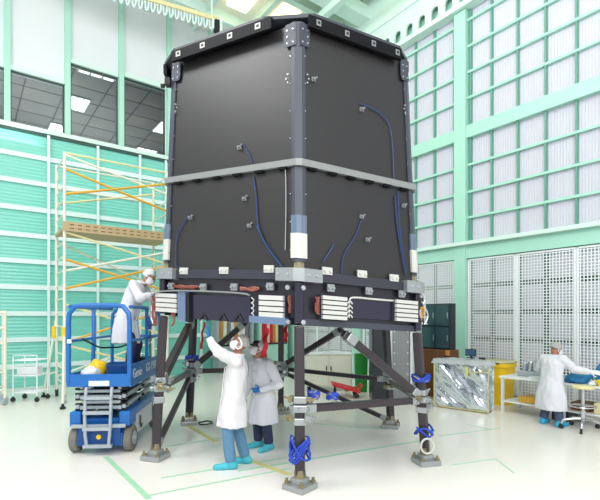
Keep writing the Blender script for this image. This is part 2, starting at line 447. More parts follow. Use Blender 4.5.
for i in range(6):
    b = MB(); fslab(b, i, .03, .97, 2.56, ZM, -.06, .06); P_(b, 'shell_panel', M_cf)
    b = MB(); fslab(b, i, .03, .97, ZM, 5.58, -.06, .06); P_(b, 'shell_panel', M_cf)
    # corner post: chamfered bar following the taper
    b = MB(); rings = []
    for z in (2.66, 5.60):
        k = kz(z); c = HC + HV[i] * k + V3((0, 0, z)); e0 = (HV[i - 1] - HV[i]).normalized(); e1 = (HV[(i + 1) % 6] - HV[i]).normalized()
        n0, n1 = fn((i - 1) % 6), fn(i); w = .085
        rings.append([c + e0 * w - n0 * .05, c + e0 * w + n0 * .02, c + e0 * .04 + n0 * .022, c + e1 * .04 + n1 * .022, c + e1 * w + n1 * .02, c + e1 * w - n1 * .05, c - HV[i].normalized() * .1])
    b.loft(rings); post = P_(b, 'corner_post', M_post)
    if i in (0, 1, 5):
        for side, fi in ((0, (i - 1) % 6), (1, i)):
            if fi not in (0, 5): continue
            t = lambda q: q if side else 1 - q
            b = MB(); q = [(.006, 5.30), (.075, 5.30), (.085, 5.36), (.085, 5.52), (.075, 5.58), (.006, 5.58)]
            b.loft([[fp(fi, t(a), z, .023) for a, z in q], [fp(fi, t(a), z, .034) for a, z in q]]); br = P_(b, 'bracket', M_post, post)
            for (a, z) in ((.065, 5.34), (.065, 5.42), (.065, 5.50), (.025, 5.34), (.025, 5.5), (.06, 4.95), (.06, 4.85), (.07, 4.9)):
                b = MB(); p = fp(fi, t(a), z, .03); b.cyl(p, p + fn(fi) * .014, .011, 8); P_(b, 'rivet', M_steel, br)
            for k in range(8):
                b = MB(); p = fp(fi, t(.048), 2.8 + k * .34, .012); b.cyl(p, p + fn(fi) * .014, .008, 6); P_(b, 'rivet', M_steel, post)
    # blue-grey film and white block low on the post, tan stub, gusset box
    for (z0, z1, o, m, nm, w) in ((3.0, 3.22, .028, M_postb, 'film_wrap', .046), (2.70, 3.0, .036, M_silver, 'corner_block', .047), (2.58, 2.70, .0, M_tan, 'stub', .035), (2.42, 2.575, .115, M_alu, 'corner_gusset', .13)):
        b = MB(); rings = []
        for z in (z0, z1):
            k = kz(z); c = HC + HV[i] * k + V3((0, 0, z)); e0 = (HV[i - 1] - HV[i]).normalized(); e1 = (HV[(i + 1) % 6] - HV[i]).normalized(); n0, n1 = fn((i - 1) % 6), fn(i)
            w0 = w * 2
            rings.append([c + e0 * w0 - n0 * .05, c + e0 * w0 + n0 * o, c + e0 * .015 + n0 * o, c + e1 * .015 + n1 * o, c + e1 * w0 + n1 * o, c + e1 * w0 - n1 * .05, c - HV[i].normalized() * .12])
        b.loft(rings); g = P_(b, nm, m)
        if nm == 'corner_gusset' and i in (0, 1, 5):
            for fi, t0 in (((i - 1) % 6, 1), (i, 0)):
                for a in (.04, .10): b = MB(); p = fp(fi, abs(t0 - a), 2.5, o); b.cyl(p, p + fn(fi) * .015, .016, 8); P_(b, 'bolt', M_steel, g)
# mid rail
b = MB(); o, inn = hexring(kz(ZM) + .03, .02), hexring(kz(ZM) - .02, .02)
b.loft([[p + V3((0, 0, z)) for p in rg] for rg, z in ((o, ZM - .035), (o, ZM + .045), (inn, ZM + .045), (inn, ZM - .035), (o, ZM - .035))], cap=False)
mr = P_(b, 'mid_rail', M_railg)
for i in (0, 5):
    for k in range(6):
        b = MB(); p = fp(i, .1 + k * .16, ZM - .05, .03); b.bar(p - (HV[(i+1)%6]-HV[i]).normalized() * .06, p + (HV[(i+1)%6]-HV[i]).normalized() * .06, .03, .03); P_(b, 'rail_clip', M_cfd, mr)
# top plate and fascia
b = MB(); kt = kz(5.6) + .06
o = hexring(kt, .115); o[0] = (HC + HV[0].lerp(HV[5], .2) * kt); o[1] = (HC + HV[0].lerp(HV[1], .15) * kt); b.prism(o, 5.665, 5.71); top = P_(b, 'top_plate', M_postd)
for i in range(6):
    b = MB(); fslab(b, i, .11 if i == 0 else .10, .86 if i == 5 else .90, 5.525, 5.67, -.02, .05, k=kt - .01); fa = P_(b, 'fascia', M_cfd, top)
    if i in (0, 5):
        for t in ((.16, .36, .57, .77) if i == 5 else (.18, .41, .64, .86)):
            b = MB(); z = 5.60
            fslab(b, i, t - .018, t + .018, z - .035, z + .035, .032, .006, k=kt - .01); tg = P_(b, 'target_tag', M_silver if i == 5 else M_railg, top)
            b = MB(); fslab(b, i, t - .008, t + .010, z - .016, z + .018, .0385, .003, k=kt - .01)
            P_(b, 'tag_mark', M_blk, top)
for o in [top] + [x for x in bpy.data.objects if x.parent == top]:
    for v in o.data.vertices: v.co.x -= .06
# lifting lug on the flank of the left corner
b = MB(); p = hv(5, kz(5.35) + .03, 5.3); b.box(p, (.08, .1, .12), bev=.015); b.cyl(p + V3((-.05, 0, -.05)), p + V3((-.1, 0, -.05)), .03, 10); P_(b, 'lug', M_blk)
# ring beam
b = MB(); o, inn = hexring(.962), hexring(.86)
b.loft([[p + V3((0, 0, z)) for p in rg] for rg, z in ((o, 2.44), (o, 2.56), (inn, 2.56), (inn, 2.44), (o, 2.44))], cap=False); P_(b, 'ring_beam', M_ring)
# skirt: closed dark box with visible equipment on the two near faces
b = MB(); b.prism(hexring(KS), 1.91, 2.44); P_(b, 'skirt_core', M_ring2)
for i in range(6):
    b = MB(); fslab(b, i, .0, 1.0, 1.90, 1.98, 0, .03, k=KS); P_(b, 'skirt_rail', M_cfd if i == 5 else M_post)
    if i in (0, 1, 5):
        b = MB(); p = HC + HV[i] * (KS + .02); b.box(p + V3((0, 0, 2.17)), (.09, .09, .5), rz=math.atan2(HV[i].y, HV[i].x) + PI / 4, bev=.015); P_(b, 'skirt_post', M_navy)
def slat_block(i, x0, x1, y0, y1, n):
    t0, z0 = ft(i, x0, y1, KS); t1, z1 = ft(i, x1, y0, KS)
    zb, _z = min(z0, z1), max(z0, z1)
    b = MB(); fslab(b, i, t0, t1, zb, _z, 0, .07, k=KS); blk = P_(b, 'slat_block', M_post)
    h = (_z - zb) / n
    for k in range(n):
        b = MB(); fslab(b, i, t0 + .004, t1 - .004, zb + h * k + .007, zb + h * (k + 1) - .007, .06, .05, k=KS); P_(b, 'slat', M_silver, blk)
    return t0, t1, zb, _z
slat_block(5, 161, 182, 294, 312, 4)
slat_block(5, 263, 288, 296, 317, 4)
slat_block(0, 318, 343, 297, 319, 5)
slat_block(0, 391, 413, 301, 321, 5)
def fpan(i, x0, x1, y0, y1, o0, th, m, name):
    t0, z0 = ft(i, x0, (y0 + y1) / 2, KS); t1, _ = ft(i, x1, (y0 + y1) / 2, KS)
    _, za = ft(i, (x0 + x1) / 2, y0, KS); _, zb = ft(i, (x0 + x1) / 2, y1, KS)
    b = MB(); fslab(b, i, t0, t1, min(za, zb), max(za, zb), o0, th, k=KS); return P_(b, name, m), t0, t1, min(za, zb), max(za, zb)
rp, t0, t1, za, zb = fpan(5, 192, 252, 296, 321, .0, .035, M_navy, 'recess_panel')
fpan(5, 183, 190, 291, 321, .0, .10, M_bluepl, 'bulkhead'); fpan(5, 254, 290, 317, 324, .03, .08, M_bluepl, 'block_shelf')
fpan(5, 190, 193, 293, 322, .0, .08, M_blk, 'bulkhead')
for k, c in enumerate((206, 225, 241)):                                # chevrons at the panel foot
    b = MB(); ta, zl = ft(5, c - 4, 320.5, KS); tm, zh = ft(5, c, 314, KS); tb, _ = ft(5, c + 4, 320.5, KS)
    b.tube([fp(5, ta, zl, .045, KS), fp(5, tm, zh, .045, KS), fp(5, tb, zl, .045, KS)], .012, 6); P_(b, 'chevron_strut', M_blk, rp)
def facetube(i, pts, r, m, name, o=.03, k=None, parent=None):
    b = MB(); q = [fp(i, *ft(i, x, y, k), o, k) for x, y in pts]
    # smooth the path
    for _ in range(2):
        if len(q) < 3: break
        n = [q[0]]
        for a, c in zip(q, q[1:]): n += [a.lerp(c, .25), a.lerp(c, .75)]
        q = n + [q[-1]]
    b.tube(q, r, 6); return P_(b, name, m, parent, smooth=True)
facetube(5, [(157, 318), (156, 300), (160, 293), (176, 291), (215, 292), (250, 294), (255, 296)], .012, M_railg, 'conduit', .12, KS)
facetube(0, [(347, 318), (347, 300), (350, 297), (370, 299), (392, 301), (396, 300)], .013, M_silver, 'conduit', .045, KS)
fpan(0, 349, 390, 299, 319, 0, .03, M_navy, 'recess_panel')
for k in range(4): facetube(0, [(343, 303 + k * 4.5), (346, 301 + k * 4.5), (348, 304 + k * 4.5)], .009, M_silver, 'connector_lead', .1, KS)
for k in range(4): facetube(5, [(256, 298 + k * 5), (259, 301 + k * 5), (256, 304 + k * 5)], .010, M_steel, 'connector_lead', .1, KS)
random.seed(3)
def bundle(i, x, y0, y1, w, m, n=5):
    for k in range(n):
        pts = [(x + random.uniform(-w, w), y0 + (y1 - y0) * q / 5) for q in range(6)]
        facetube(i, pts, .012, m, 'harness_cable', .06 + random.uniform(0, .04), KS)
bundle(5, 292.5, 296, 313, 1.3, M_copper, 3); bundle(0, 314, 297, 314, 2.2, M_copper, 5); bundle(5, 178, 308, 326, 1.6, M_copper, 3)
bundle(0, 419, 292, 324, 4, M_steel, 5); bundle(0, 419, 298, 324, 4, M_blk, 4); bundle(0, 418, 306, 318, 3, M_gold, 3)
bundle(5, 157, 294, 324, 2, M_steel, 4); bundle(5, 159, 296, 326, 2, M_copper, 3)
for x0, x1, y in ((176, 202, 287), (243, 262, 289)):
    for k in range(4): facetube(5, [(x0, y + random.uniform(-2, 2)), ((x0 * 2 + x1) / 3, y + random.uniform(-3, 2)), ((x0 + 2 * x1) / 3, y + random.uniform(-2, 3)), (x1, y)], .013, M_copper, 'harness_cable', .06, KS)
# clips above and below the ring beam
def clip(i, x, y, w, h, o, m=M_silver):
    k = .962; t, z = ft(i, x, y, k); dt = w / (HV[(i+1)%6]-HV[i]).length / k
    b = MB(); fslab(b, i, t - dt, t + dt, z - h, z + h, o, .025, k=k)
    for s in (-.55, .55): p = fp(i, t + dt * s, z, o + .02, k); b.cyl(p, p + fn(i) * .03, .018, 8)
    P_(b, 'clip_bracket', m)
for x, y in ((184, 271), (224, 270.5), (269, 269)): clip(5, x, y, .07, .045, -.012)
for x, y in ((171, 286), (203, 287), (234, 287), (270, 286.5)): clip(5, x, y, .05, .045, -.02, M_alu)
for x, y in ((327, 271), (362, 274), (394, 278)): clip(0, x, y, .07, .045, -.012)
for x, y in ((331, 288), (369, 291), (402, 294)): clip(0, x, y, .05, .045, -.02, M_alu)
# round pin fittings at the near corner
for y in (288, 322):
    for x, i in ((291, 5), (300, 0)):
        b = MB(); p = fp(i, *ft(i, x, y, KS), .05, KS); b.cyl(p, p + fn(i) * .04, .03, 12); b.cyl(p + fn(i) * .04, p + fn(i) * .055, .016, 10); P_(b, 'pin_fitting', M_steel)
# sensors and blue cables on the shell
def sensor(i, x, y):
    p = fp(i, *ft(i, x, y), .0); e = (HV[(i+1)%6] - HV[i]).normalized()
    b = MB(); b.bar(p - e * .028 + fn(i) * .012, p + e * .028 + fn(i) * .012, .024, .05); b.cyl(p, p + fn(i) * .05, .018, 8); b.cyl(p + e * .04 + V3((0, 0, .03)), p + e * .04 + V3((0, 0, .03)) + fn(i) * .03, .012, 8)
    P_(b, 'sensor_mount', M_grille)
for x, y in ((240, 148), (191, 218), (245, 199), (250, 226)): sensor(5, x, y)
for x, y in ((361, 110), (361, 217), (367, 240), (403, 206), (313, 80)): sensor(0, x, y)
W = M_bwire
facetube(5, [(243, 144), (249, 152), (253, 163)], .006, W, 'blue_cable', .02); facetube(5, [(254, 176), (257, 196), (258, 226), (266, 245), (275, 258), (283, 268)], .008, W, 'blue_cable', .02)
facetube(5, [(258, 226), (264, 238), (272, 252), (284, 267)], .006, W, 'blue_cable', .04); facetube(5, [(190, 215), (180, 230), (176, 245), (177, 268)], .006, W, 'blue_cable', .02)
facetube(5, [(286, 160), (287, 200), (286, 250)], .006, M_steel, 'edge_wire', .02)
facetube(0, [(359, 104), (370, 108), (383, 116), (391, 130), (393, 180)], .006, W, 'blue_cable', .02); facetube(0, [(394, 196), (396, 225), (401, 255), (405, 276)], .008, W, 'blue_cable', .02)
facetube(0, [(361, 219), (355, 236), (345, 250), (341, 262), (341, 274)], .006, W, 'blue_cable', .02); facetube(0, [(322, 262), (330, 250), (333, 244)], .007, W, 'blue_cable', .02)
facetube(0, [(397, 192), (398, 230), (404, 272)], .007, W, 'blue_cable', .03)

# ================================================================== LEGGED STAND
T = thing('support_stand', 'dark six-legged support stand with diagonal braces under the black barrel', 'stand', HC)
def kl(z): return 1.0 - .055 * z / 1.9
def lp(i, z): return HC + HV[i % 6] * kl(z) + V3((0, 0, z))
for i in range(6):
    ang = math.atan2(HV[i].y, HV[i].x)
    b = MB(); b.bar(lp(i, .14), lp(i, 1.89), .115, .115, up=V3((math.cos(ang), math.sin(ang), 0)), bev=.02); lg = build(b, 'leg', M_leg, T)
    b = MB()
    for z, w in ((.78, .15), (.93, .17), (1.03, .15)): b.box(lp(i, z), (w, w, .085), rz=ang, bev=.012)
    for k in range(6): a = ang + k * PI / 3; b.cyl(lp(i, .93) + V3((math.cos(a), math.sin(a), 0)) * .08, lp(i, .93) + V3((math.cos(a), math.sin(a), 0)) * .13, .022, 8)
    build(b, 'clamp_collar', M_alu, lg)
    b = MB(); b.box(lp(i, .035), (.30, .30, .07), rz=ang + PI / 4, bev=.01); b.box(lp(i, .10), (.17, .17, .07), rz=ang + PI / 4, bev=.012); ftp = build(b, 'foot_plate', M_alu, lg)
    b = MB()
    for sx in (-1, 1):
        for sy in (-1, 1):
            q = lp(i, .07) + Matrix.Rotation(ang + PI / 4, 3, 'Z') @ V3((sx * .11, sy * .11, 0)); b.cyl(q, q + V3((0, 0, .06)), .018, 8); b.cyl(q, q + V3((0, 0, .025)), .032, 6)
    b.cyl(lp(i, .13), lp(i, .22), .075, 12, r1=.065); build(b, 'levelling_bolt', M_brass, lg)
for i, m_ in ((0, M_alu), (1, M_alu), (2, M_steel), (3, M_steel), (4, M_steel), (5, M_alu)):
    random.seed(40 + i)
    for k in range(7):
        b = MB(); a = random.uniform(0, 2 * PI); c = lp(i, .92 + random.uniform(-.12, .14)) + V3((math.cos(a), math.sin(a), 0)) * random.uniform(.10, .15)
        b.box(c, (random.uniform(.04, .10), random.uniform(.04, .10), random.uniform(.03, .09)), rz=a, bev=.008); b.cyl(c - V3((0, 0, .01)), c + V3((math.cos(a) * .09, math.sin(a) * .09, .02)), .014, 8)
        build(b, 'joint_fitting', m_ if k % 3 else M_brass, T)
def brace(p, q, w=.09, name='brace'):
    b = MB(); d = (q - p).normalized(); b.bar(p + d * (.1 if p.z < 1.5 else .0), q - d * (.06 if q.z < 1.5 else .0), w, w * .9, bev=.012); br = build(b, name, M_leg, T)
    b = MB(); b.bar(p + d * .06, p + d * .2, w * 1.25, w * 1.1, bev=.01); build(b, 'end_fitting', M_alu, br)
    b = MB(); b.bar(q - d * .2, q - d * .08, w * 1.2, w * 1.1, bev=.01); build(b, 'end_fitting', M_alu, br)
ZN = .92
def mid(i, t): return HC + HV[i].lerp(HV[(i + 1) % 6], t) * .90 + V3((0, 0, 1.83))
brace(lp(0, ZN), lp(1, ZN), .10, 'crossbeam'); brace(mid(0, .37), lp(1, ZN + .03), .11)
brace(lp(1, ZN), lp(2, ZN), .09, 'crossbeam')
brace(lp(3, ZN), lp(2, ZN), .09, 'crossbeam'); brace(lp(3, ZN - .05), lp(2, .12), .08); brace(lp(3, ZN + .03), mid(2, .36), .11)
brace(lp(4, ZN), lp(3, ZN), .09, 'crossbeam'); brace(lp(4, ZN + .03), mid(3, .45), .11)
brace(lp(5, ZN), lp(4, ZN), .09, 'crossbeam'); brace(lp(5, .15), lp(4, ZN - .05), .08); brace(lp(5, ZN + .05), mid(4, .25), .11)
def lean(root, f):
    for o in [x for x in bpy.data.objects if x.parent == root]:
        M = ROOT[o.name]; I = M.inverted()
        for v in o.data.vertices:
            p = M @ v.co; p.z -= SHR(p.z) * p.x * f(p.z); v.co = I @ p
        lean(o, f)
lean(S, lambda z: 1.0); lean(T, lambda z: min(1.0, max(0.0, (z - .2) / 1.65)))
# blue strap bundles hung on the legs and nodes
def straps(p, r, h, label, n=9, seed=1, w=False):
    random.seed(seed)
    t = thing('strap_bundle', label, 'strap', p - V3((0, 0, h)), 'blue straps tied on the stand')
    for k in range(n):
        a0 = random.uniform(0, 2 * PI); pts = []
        for q in range(14):
            a = a0 + q * .55; rr = r * random.uniform(.97, 1.2)
            pts.append(p + V3((math.cos(a) * rr, math.sin(a) * rr, h * math.sin(q * .9 + k) * random.uniform(.6, 1))))
        b = MB(); b.tube(pts, .012, 6); build(b, 'strap_loop', M_bluest if k % 6 != 5 else M_brass, t, smooth=True)
    return t
straps(lp(0, .46), .108, .16, 'tangle of blue straps low on the nearest leg of the stand', 5, 1)
straps(lp(1, .45), .108, .07, 'small blue strap loop low on the leg nearest the foil crate', 3, 2)
straps(lp(1, 1.17), .106, .05, 'blue strap knot at the brace joint nearest the foil crate', 7, 3)
straps(lp(4, 1.24), .108, .05, 'blue strap knot at the joint between the scissor lift and the reaching worker', 6, 4)
straps(lp(0, ZN).lerp(lp(1, ZN), .10) + V3((0, 0, +.15)), .06, .045, 'blue and brass straps coiled on the crossbeam next to the nearest leg', 6, 5)
straps(lp(0, ZN).lerp(lp(1, ZN), .24) + V3((0, 0, +.115)), .06, .04, 'blue straps coiled on the crossbeam further from the nearest leg', 6, 6)
b = MB(); c = lp(1, .27) - V3((0, .12, 0)); b.tube([c + V3((.085 * math.cos(a), -.0, .10 * math.sin(a))) for a in [2 * PI * k / 20 for k in range(20)]], .014, 6, closed=True)
tag(build(b, 'cable_ring', M_silver, smooth=True), 'white cable ring hung low on the leg nearest the foil crate', 'cable')
# loose coil on the floor by the far leg
b = MB(); c = lp(4, 0) + V3((.32, -.05, .02)); b.tube([c + V3((.13 * math.cos(a), .13 * math.sin(a), .01 * (a % 2))) for a in [2 * PI * k / 12 for k in range(22)]], .012, 6)
tag(build(b, 'cable_coil', M_blk, smooth=True), 'thin dark cable loop on the floor by a far stand foot', 'cable')
# red ribbons hanging below the skirt
def ribbon(x, y0, y1, d, label, w=.035):
    p0, p1 = at(x, y0, d), at(x - (3 if x < 268 else .5), y1, d); b = MB(); n = 10; q = []
    for k in range(n + 1):
        p = p0.lerp(p1, k / n) + V3((.012 * math.sin(k * 1.3), .03 * math.sin(k * .9), 0)); ww = w * (.7 + .5 * k / n)
        q.append([p + V3((-ww, 0, 0)), p + V3((ww, .02 * math.sin(k), 0)), p + V3((ww, .02 * math.sin(k) + .006, 0)), p + V3((-ww, .006, 0))])
    b.loft(q); tag(build(b, 'streamer', M_red, smooth=True), label, 'ribbon', 'red streamers under the barrel')
ribbon(267, 328, 357, 6.42, 'wide red streamer hanging over the shoulder of the worker with hand on hip')
ribbon(286, 323, 342, 8.0, 'thin red streamer hanging behind the nearest leg')
ribbon(204, 322, 349, 8.0, 'thin red streamer hanging behind the raised glove', .02)

# ================================================================== SCISSOR LIFT
LY = V3((-.078, 1, 0)).normalized(); LX = V3((LY.y, -LY.x, 0)); LO = V3((-2.92, 6.5, 0)); LANG = math.atan2(LX.y, LX.x)
def lf(x, y, z): return LO + LX * x + LY * y + V3((0, 0, z))
K = thing('scissor_lift', 'blue scissor lift with raised guard rails and grey entry ladder, worker on its platform', 'lift', LO)
def lbox(b, x0, x1, y0, y1, z0, z1, bev=.0): return b.box(lf((x0 + x1) / 2, (y0 + y1) / 2, (z0 + z1) / 2), (abs(x1 - x0), abs(y1 - y0), abs(z1 - z0)), rz=LANG, bev=bev)
LEN = 1.85
b = MB(); lbox(b, -.32, .32, .12, LEN, .16, .50, .02); lbox(b, -.32, .32, .02, .13, .12, .30, .01); ch = build(b, 'chassis', M_lblue, K)
b = MB(); lbox(b, -.43, -.27, .02, .34, .40, .62, .02); lbox(b, .27, .43, .02, .34, .40, .62, .02); lbox(b, .30, .42, .3, LEN, .50, .62, .015); lbox(b, -.42, -.30, .3, LEN, .50, .62, .015); build(b, 'fender', M_lblue, ch)
b = MB(); lbox(b, .32, .40, .50, LEN - .42, .17, .50, .01); build(b, 'side_cover', M_lwhite, ch)
b = MB(); lbox(b, .401, .406, .62, .70, .28, .42); lbox(b, .401, .406, .66, .78, .22, .28); build(b, 'decal', M_blk, ch)
b = MB(); lbox(b, -.30, .30, .0, .02, .14, .40); build(b, 'front_panel', M_lblued, ch)
b = MB(); b.cyl(lf(0, -.03, .26), lf(0, -.0, .26), .035, 12); build(b, 'yellow_knob', M_ylock, ch)
for sx in (-1, 1):
    for y in (.19, LEN - .22):
        b = MB(); r = .19; pr = [(-.06, r * .55), (-.06, r * .9), (-.045, r), (.045, r), (.06, r * .9), (.06, r * .55)]
        c = lf(sx * .385, y, r)
        b.loft([[c + LX * a + (LY * math.cos(q) + V3((0, 0, 1)) * math.sin(q)) * rr for q in [2 * PI * k / 24 for k in range(24)]] for a, rr in pr]); w = build(b, 'wheel', M_tyre, K, smooth=True)
        b = MB(); b.cyl(c + LX * sx * .055, c + LX * sx * .07, .10, 16); b.cyl(c + LX * sx * .07, c + LX * sx * .085, .04, 12); build(b, 'hub', M_lgrey, w)
# folded scissor stack
random.seed(5)
zs = [.64 + .075 * k for k in range(5)]
for sx in (-1, 1):
    for k, z in enumerate(zs):
        b = MB(); dz = .03 if k % 2 else -.03
        b.bar(lf(sx * (.33 if k % 2 else .27), .06, z - dz), lf(sx * (.33 if k % 2 else .27), LEN - .05, z + dz), .05, .055, bev=.006); a = build(b, 'scissor_arm', M_lgrey, K)
        b = MB(); c = (lf(sx * (.33 if k % 2 else .27), .95, z))
        b.cyl(c - LX * .06, c + LX * .06, .026, 10); b.cyl(lf(sx * .2, .1, z), lf(sx * .37, .1, z), .02, 10); build(b, 'pivot_pin', M_blk, a)
for k in range(4):
    b = MB(); lbox(b, -.27, .27, .08, .14, .645 + k * .08, .69 + k * .08, .006); build(b, 'cross_tube', M_lgrey, K)
b = MB(); lbox(b, -.2, .2, .3, 1.2, .62, .95, .02); build(b, 'hydraulic_cylinder', M_blk, K)
# entry ladder
b = MB()
for sx in (-1, 1):
    b.tube([lf(sx * .18, .0, .98), lf(sx * .18, -.04, .80), lf(sx * .18, -.06, .55), lf(sx * .17, -.07, .30), lf(sx * .15, -.06, .12)], .024, 8)
for z, y in ((.83, -.04), (.62, -.06), (.39, -.07), (.14, -.06)): b.bar(lf(-.20, y, z), lf(.20, y, z), .06, .045)
b.bar(lf(-.38, -.02, .42), lf(.38, -.02, .42), .03, .05)
build(b, 'entry_ladder', M_lgrey, K, smooth=True)
# platform
PW = .43
b = MB(); lbox(b, -PW, PW, 0, LEN, .99, 1.06, .006); pl = build(b, 'platform_deck', M_lblued, K)
b = MB(); lbox(b, -PW, PW, -.02, .0, .99, 1.17); lbox(b, -PW, PW, LEN, LEN + .02, .99, 1.17); lbox(b, -PW - .02, -PW, -.02, LEN + .02, .99, 1.17); build(b, 'toe_board', M_lblue, pl)
b = MB(); lbox(b, PW, PW + .025, -.02, LEN + .02, .98, 1.30); build(b, 'side_panel', M_lblue, pl)
b = MB(); lbox(b, -.14, .15, -.026, -.021, 1.0, 1.075); build(b, 'label_plate', M_lwhite, pl)
def text(s, size, loc, xdir, zdir, m, parent, name):
    cu = bpy.data.curves.new(name, 'FONT'); cu.body = s; cu.size = size; cu.extrude = .002; cu.align_x = 'LEFT'
    o = bpy.data.objects.new(name, cu); COL.objects.link(o)
    dg = bpy.context.evaluated_depsgraph_get(); dg.update(); me = bpy.data.meshes.new_from_object(o.evaluated_get(dg)); bpy.data.objects.remove(o)
    x = V3(xdir).normalized(); y = V3(zdir).normalized(); z = x.cross(y)
    me.transform(Matrix.Translation(V3(loc)) @ Matrix((x, y, z)).transposed().to_4x4()); me.materials.clear(); me.materials.append(m)
    return link(name, me, parent)
text('Genie', .20, lf(PW + .028, .08, 1.09), LY, (0, 0, 1), M_lwhite, pl, 'lettering')
text('GS-1930', .20, lf(PW + .028, .80, 1.10), LY, (0, 0, 1), M_lwhite, pl, 'lettering')
def rail(pts, r, nm='guard_rail', m=M_lblue):
    q = [lf(*p) for p in pts]
    for _ in range(2):
        n = [q[0]]
        for a, c in zip(q, q[1:]): n += [a.lerp(c, .12), a.lerp(c, .88)]
        q = n + [q[-1]]
    b = MB(); b.tube(q, r, 8); return build(b, nm, m, pl, smooth=True)
zt = 2.17
rail([(-PW, 0, 1.05), (-PW, 0, zt), (PW, 0, zt), (PW, 0, 1.05)], .036)                   # front hoop
rail([(-PW, LEN, 1.05), (-PW, LEN, zt), (PW, LEN, zt), (PW, LEN, 1.05)], .032)            # rear hoop
rail([(-PW, .04, zt - .02), (-PW, LEN, zt - .02)], .028); rail([(-PW, .04, 1.65), (-PW, LEN, 1.65)], .022)
rail([(PW, .04, zt - .02), (PW, LEN, zt - .02)], .028); rail([(PW, .04, 1.65), (PW, LEN, 1.65)], .022)
rail([(-PW, .9, 1.05), (-PW + .02, .9, 1.65), (-PW, .95, zt - .03)], .034); rail([(PW, .95, 1.3), (PW, .95, zt - .03)], .03)
rail([(-PW + .02, LEN, 1.65), (PW - .02, LEN, 1.65)], .022)
rail([(-PW + .04, .4, 1.66), (-PW + .15, .8, 1.5), (-PW + .35, 1.2, 1.48), (PW - .25, LEN - .05, 1.62)], .014, 'hose', M_blk)
b = MB(); c = lf(PW + .05, .95, 1.95); b.box(c + V3((0, 0, -.02)), (.10, .12, .16), rz=LANG, bev=.02); b.box(c + V3((0, 0, -.12)), (.05, .05, .08), rz=LANG); bb = build(b, 'control_box', M_lblued, pl)
b = MB(); b.cyl(lf(PW + .055, .95, 1.78), lf(PW + .055, .95, 1.32), .012, 8); build(b, 'cable', M_blk, pl)
b = MB(); lbox(b, -PW - .001, -PW + .06, -.047, -.043, 1.62, 1.68); build(b, 'sticker', M_lwhite, pl)
# things lying on the platform
def blob(c, r, sq=(1, 1, 1), seed=0, amp=.25, rot=0):
    b = MB(); bmesh.ops.create_icosphere(b.bm, subdivisions=3, radius=1)
    for v in b.bm.verts:
        n = noise.noise(v.co * 1.6 + V3((seed, seed * 2.1, 0))); v.co *= 1 + amp * n
        v.co = Matrix.Rotation(rot, 3, 'Z') @ V3((v.co.x * r * sq[0], v.co.y * r * sq[1], max(v.co.z, -.75) * r * sq[2] + r * sq[2] * .75)) + V3(c)
    return b
tag(build(blob(lf(-.20, .22, 1.062), .13, (1, 1, .9), 1), 'plastic_bag', M_cloth, smooth='all'), 'white plastic bag on the blue lift platform', 'bag')
tag(build(blob(lf(-.22, .55, 1.062), .14, (1, 1, 1.1), 2), 'plastic_bag', M_ylock, smooth='all'), 'yellow bag on the blue lift platform behind the white bag', 'bag')
def tote(c, sx, sy, sz, rz, m, name, label, cat, group=None):
    t = thing(name, label, cat, c, group); b = MB()
    def rr(s, z): return [V3(c) + Matrix.Rotation(rz, 3, 'Z') @ V3((x * sx / 2 * s, y * sy / 2 * s, z)) for x, y in ((-1, -1), (1, -1), (1, 1), (-1, 1))]
    b.loft([rr(.88, 0), rr(1, sz), rr(.94, sz), rr(.83, .02)]); build(b, 'body', m, t)
    b = MB(); b.loft([rr(1, sz - .02), rr(1.06, sz - .02), rr(1.06, sz + .01), rr(.96, sz + .01), rr(.96, sz - .02)], cap=False); build(b, 'rim', m, t)
    return t
tote(lf(.17, .46, 1.062), .36, .26, .2, LANG, M_lblued, 'tote_box', 'dark blue open tote box on the blue lift platform', 'box')
b = MB(); lbox(b, .06, .28, .05, .22, 1.062, 1.12, .015); tag(build(b, 'rag_bundle', M_brown), 'dark maroon tool pouch on the lift platform beside the front rail', 'pouch')
t = thing('tool_case', 'black tool case at the worker feet on the lift platform', 'case', lf(.26, 1.41, 1.062))
b = MB(); lbox(b, .14, .38, 1.32, 1.50, 1.062, 1.30, .02); build(b, 'body', M_blk, t); b = MB(); b.tube([lf(.20, 1.41, 1.30), lf(.20, 1.41, 1.35), lf(.32, 1.41, 1.35), lf(.32, 1.41, 1.30)], .01, 6); build(b, 'handle', M_steel, t)

# ================================================================== PEOPLE
def remesh(mb, name, m, vox, smooth=4, wr=0.0, seed=0.0):
    me = mb.mesh('tmp', None); o = bpy.data.objects.new('tmp', me); COL.objects.link(o)
    r = o.modifiers.new('r', 'REMESH'); r.mode = 'VOXEL'; r.voxel_size = vox
    s = o.modifiers.new('s', 'SMOOTH'); s.factor = .5; s.iterations = smooth
    dg = bpy.context.evaluated_depsgraph_get(); dg.update()
    out = bpy.data.meshes.new_from_object(o.evaluated_get(dg)); bpy.data.objects.remove(o); out.name = name
    if wr:
        for v in out.vertices:
            p = v.co; n = noise.noise(V3((p.x * 9 + seed, p.y * 9, p.z * 3.5))) + .5 * noise.noise(V3((p.x * 16, p.y * 16 + seed, p.z * 8 + p.x * 6)))
            v.co = p + v.normal * n * wr
    out.materials.clear(); out.materials.append(m)
    for p in out.polygons: p.use_smooth = True
    return out
def ell(c, fx, fy, rx, ry, n=20): return [c + fx * rx * math.cos(2 * PI * k / n) + fy * ry * math.sin(2 * PI * k / n) for k in range(n)]
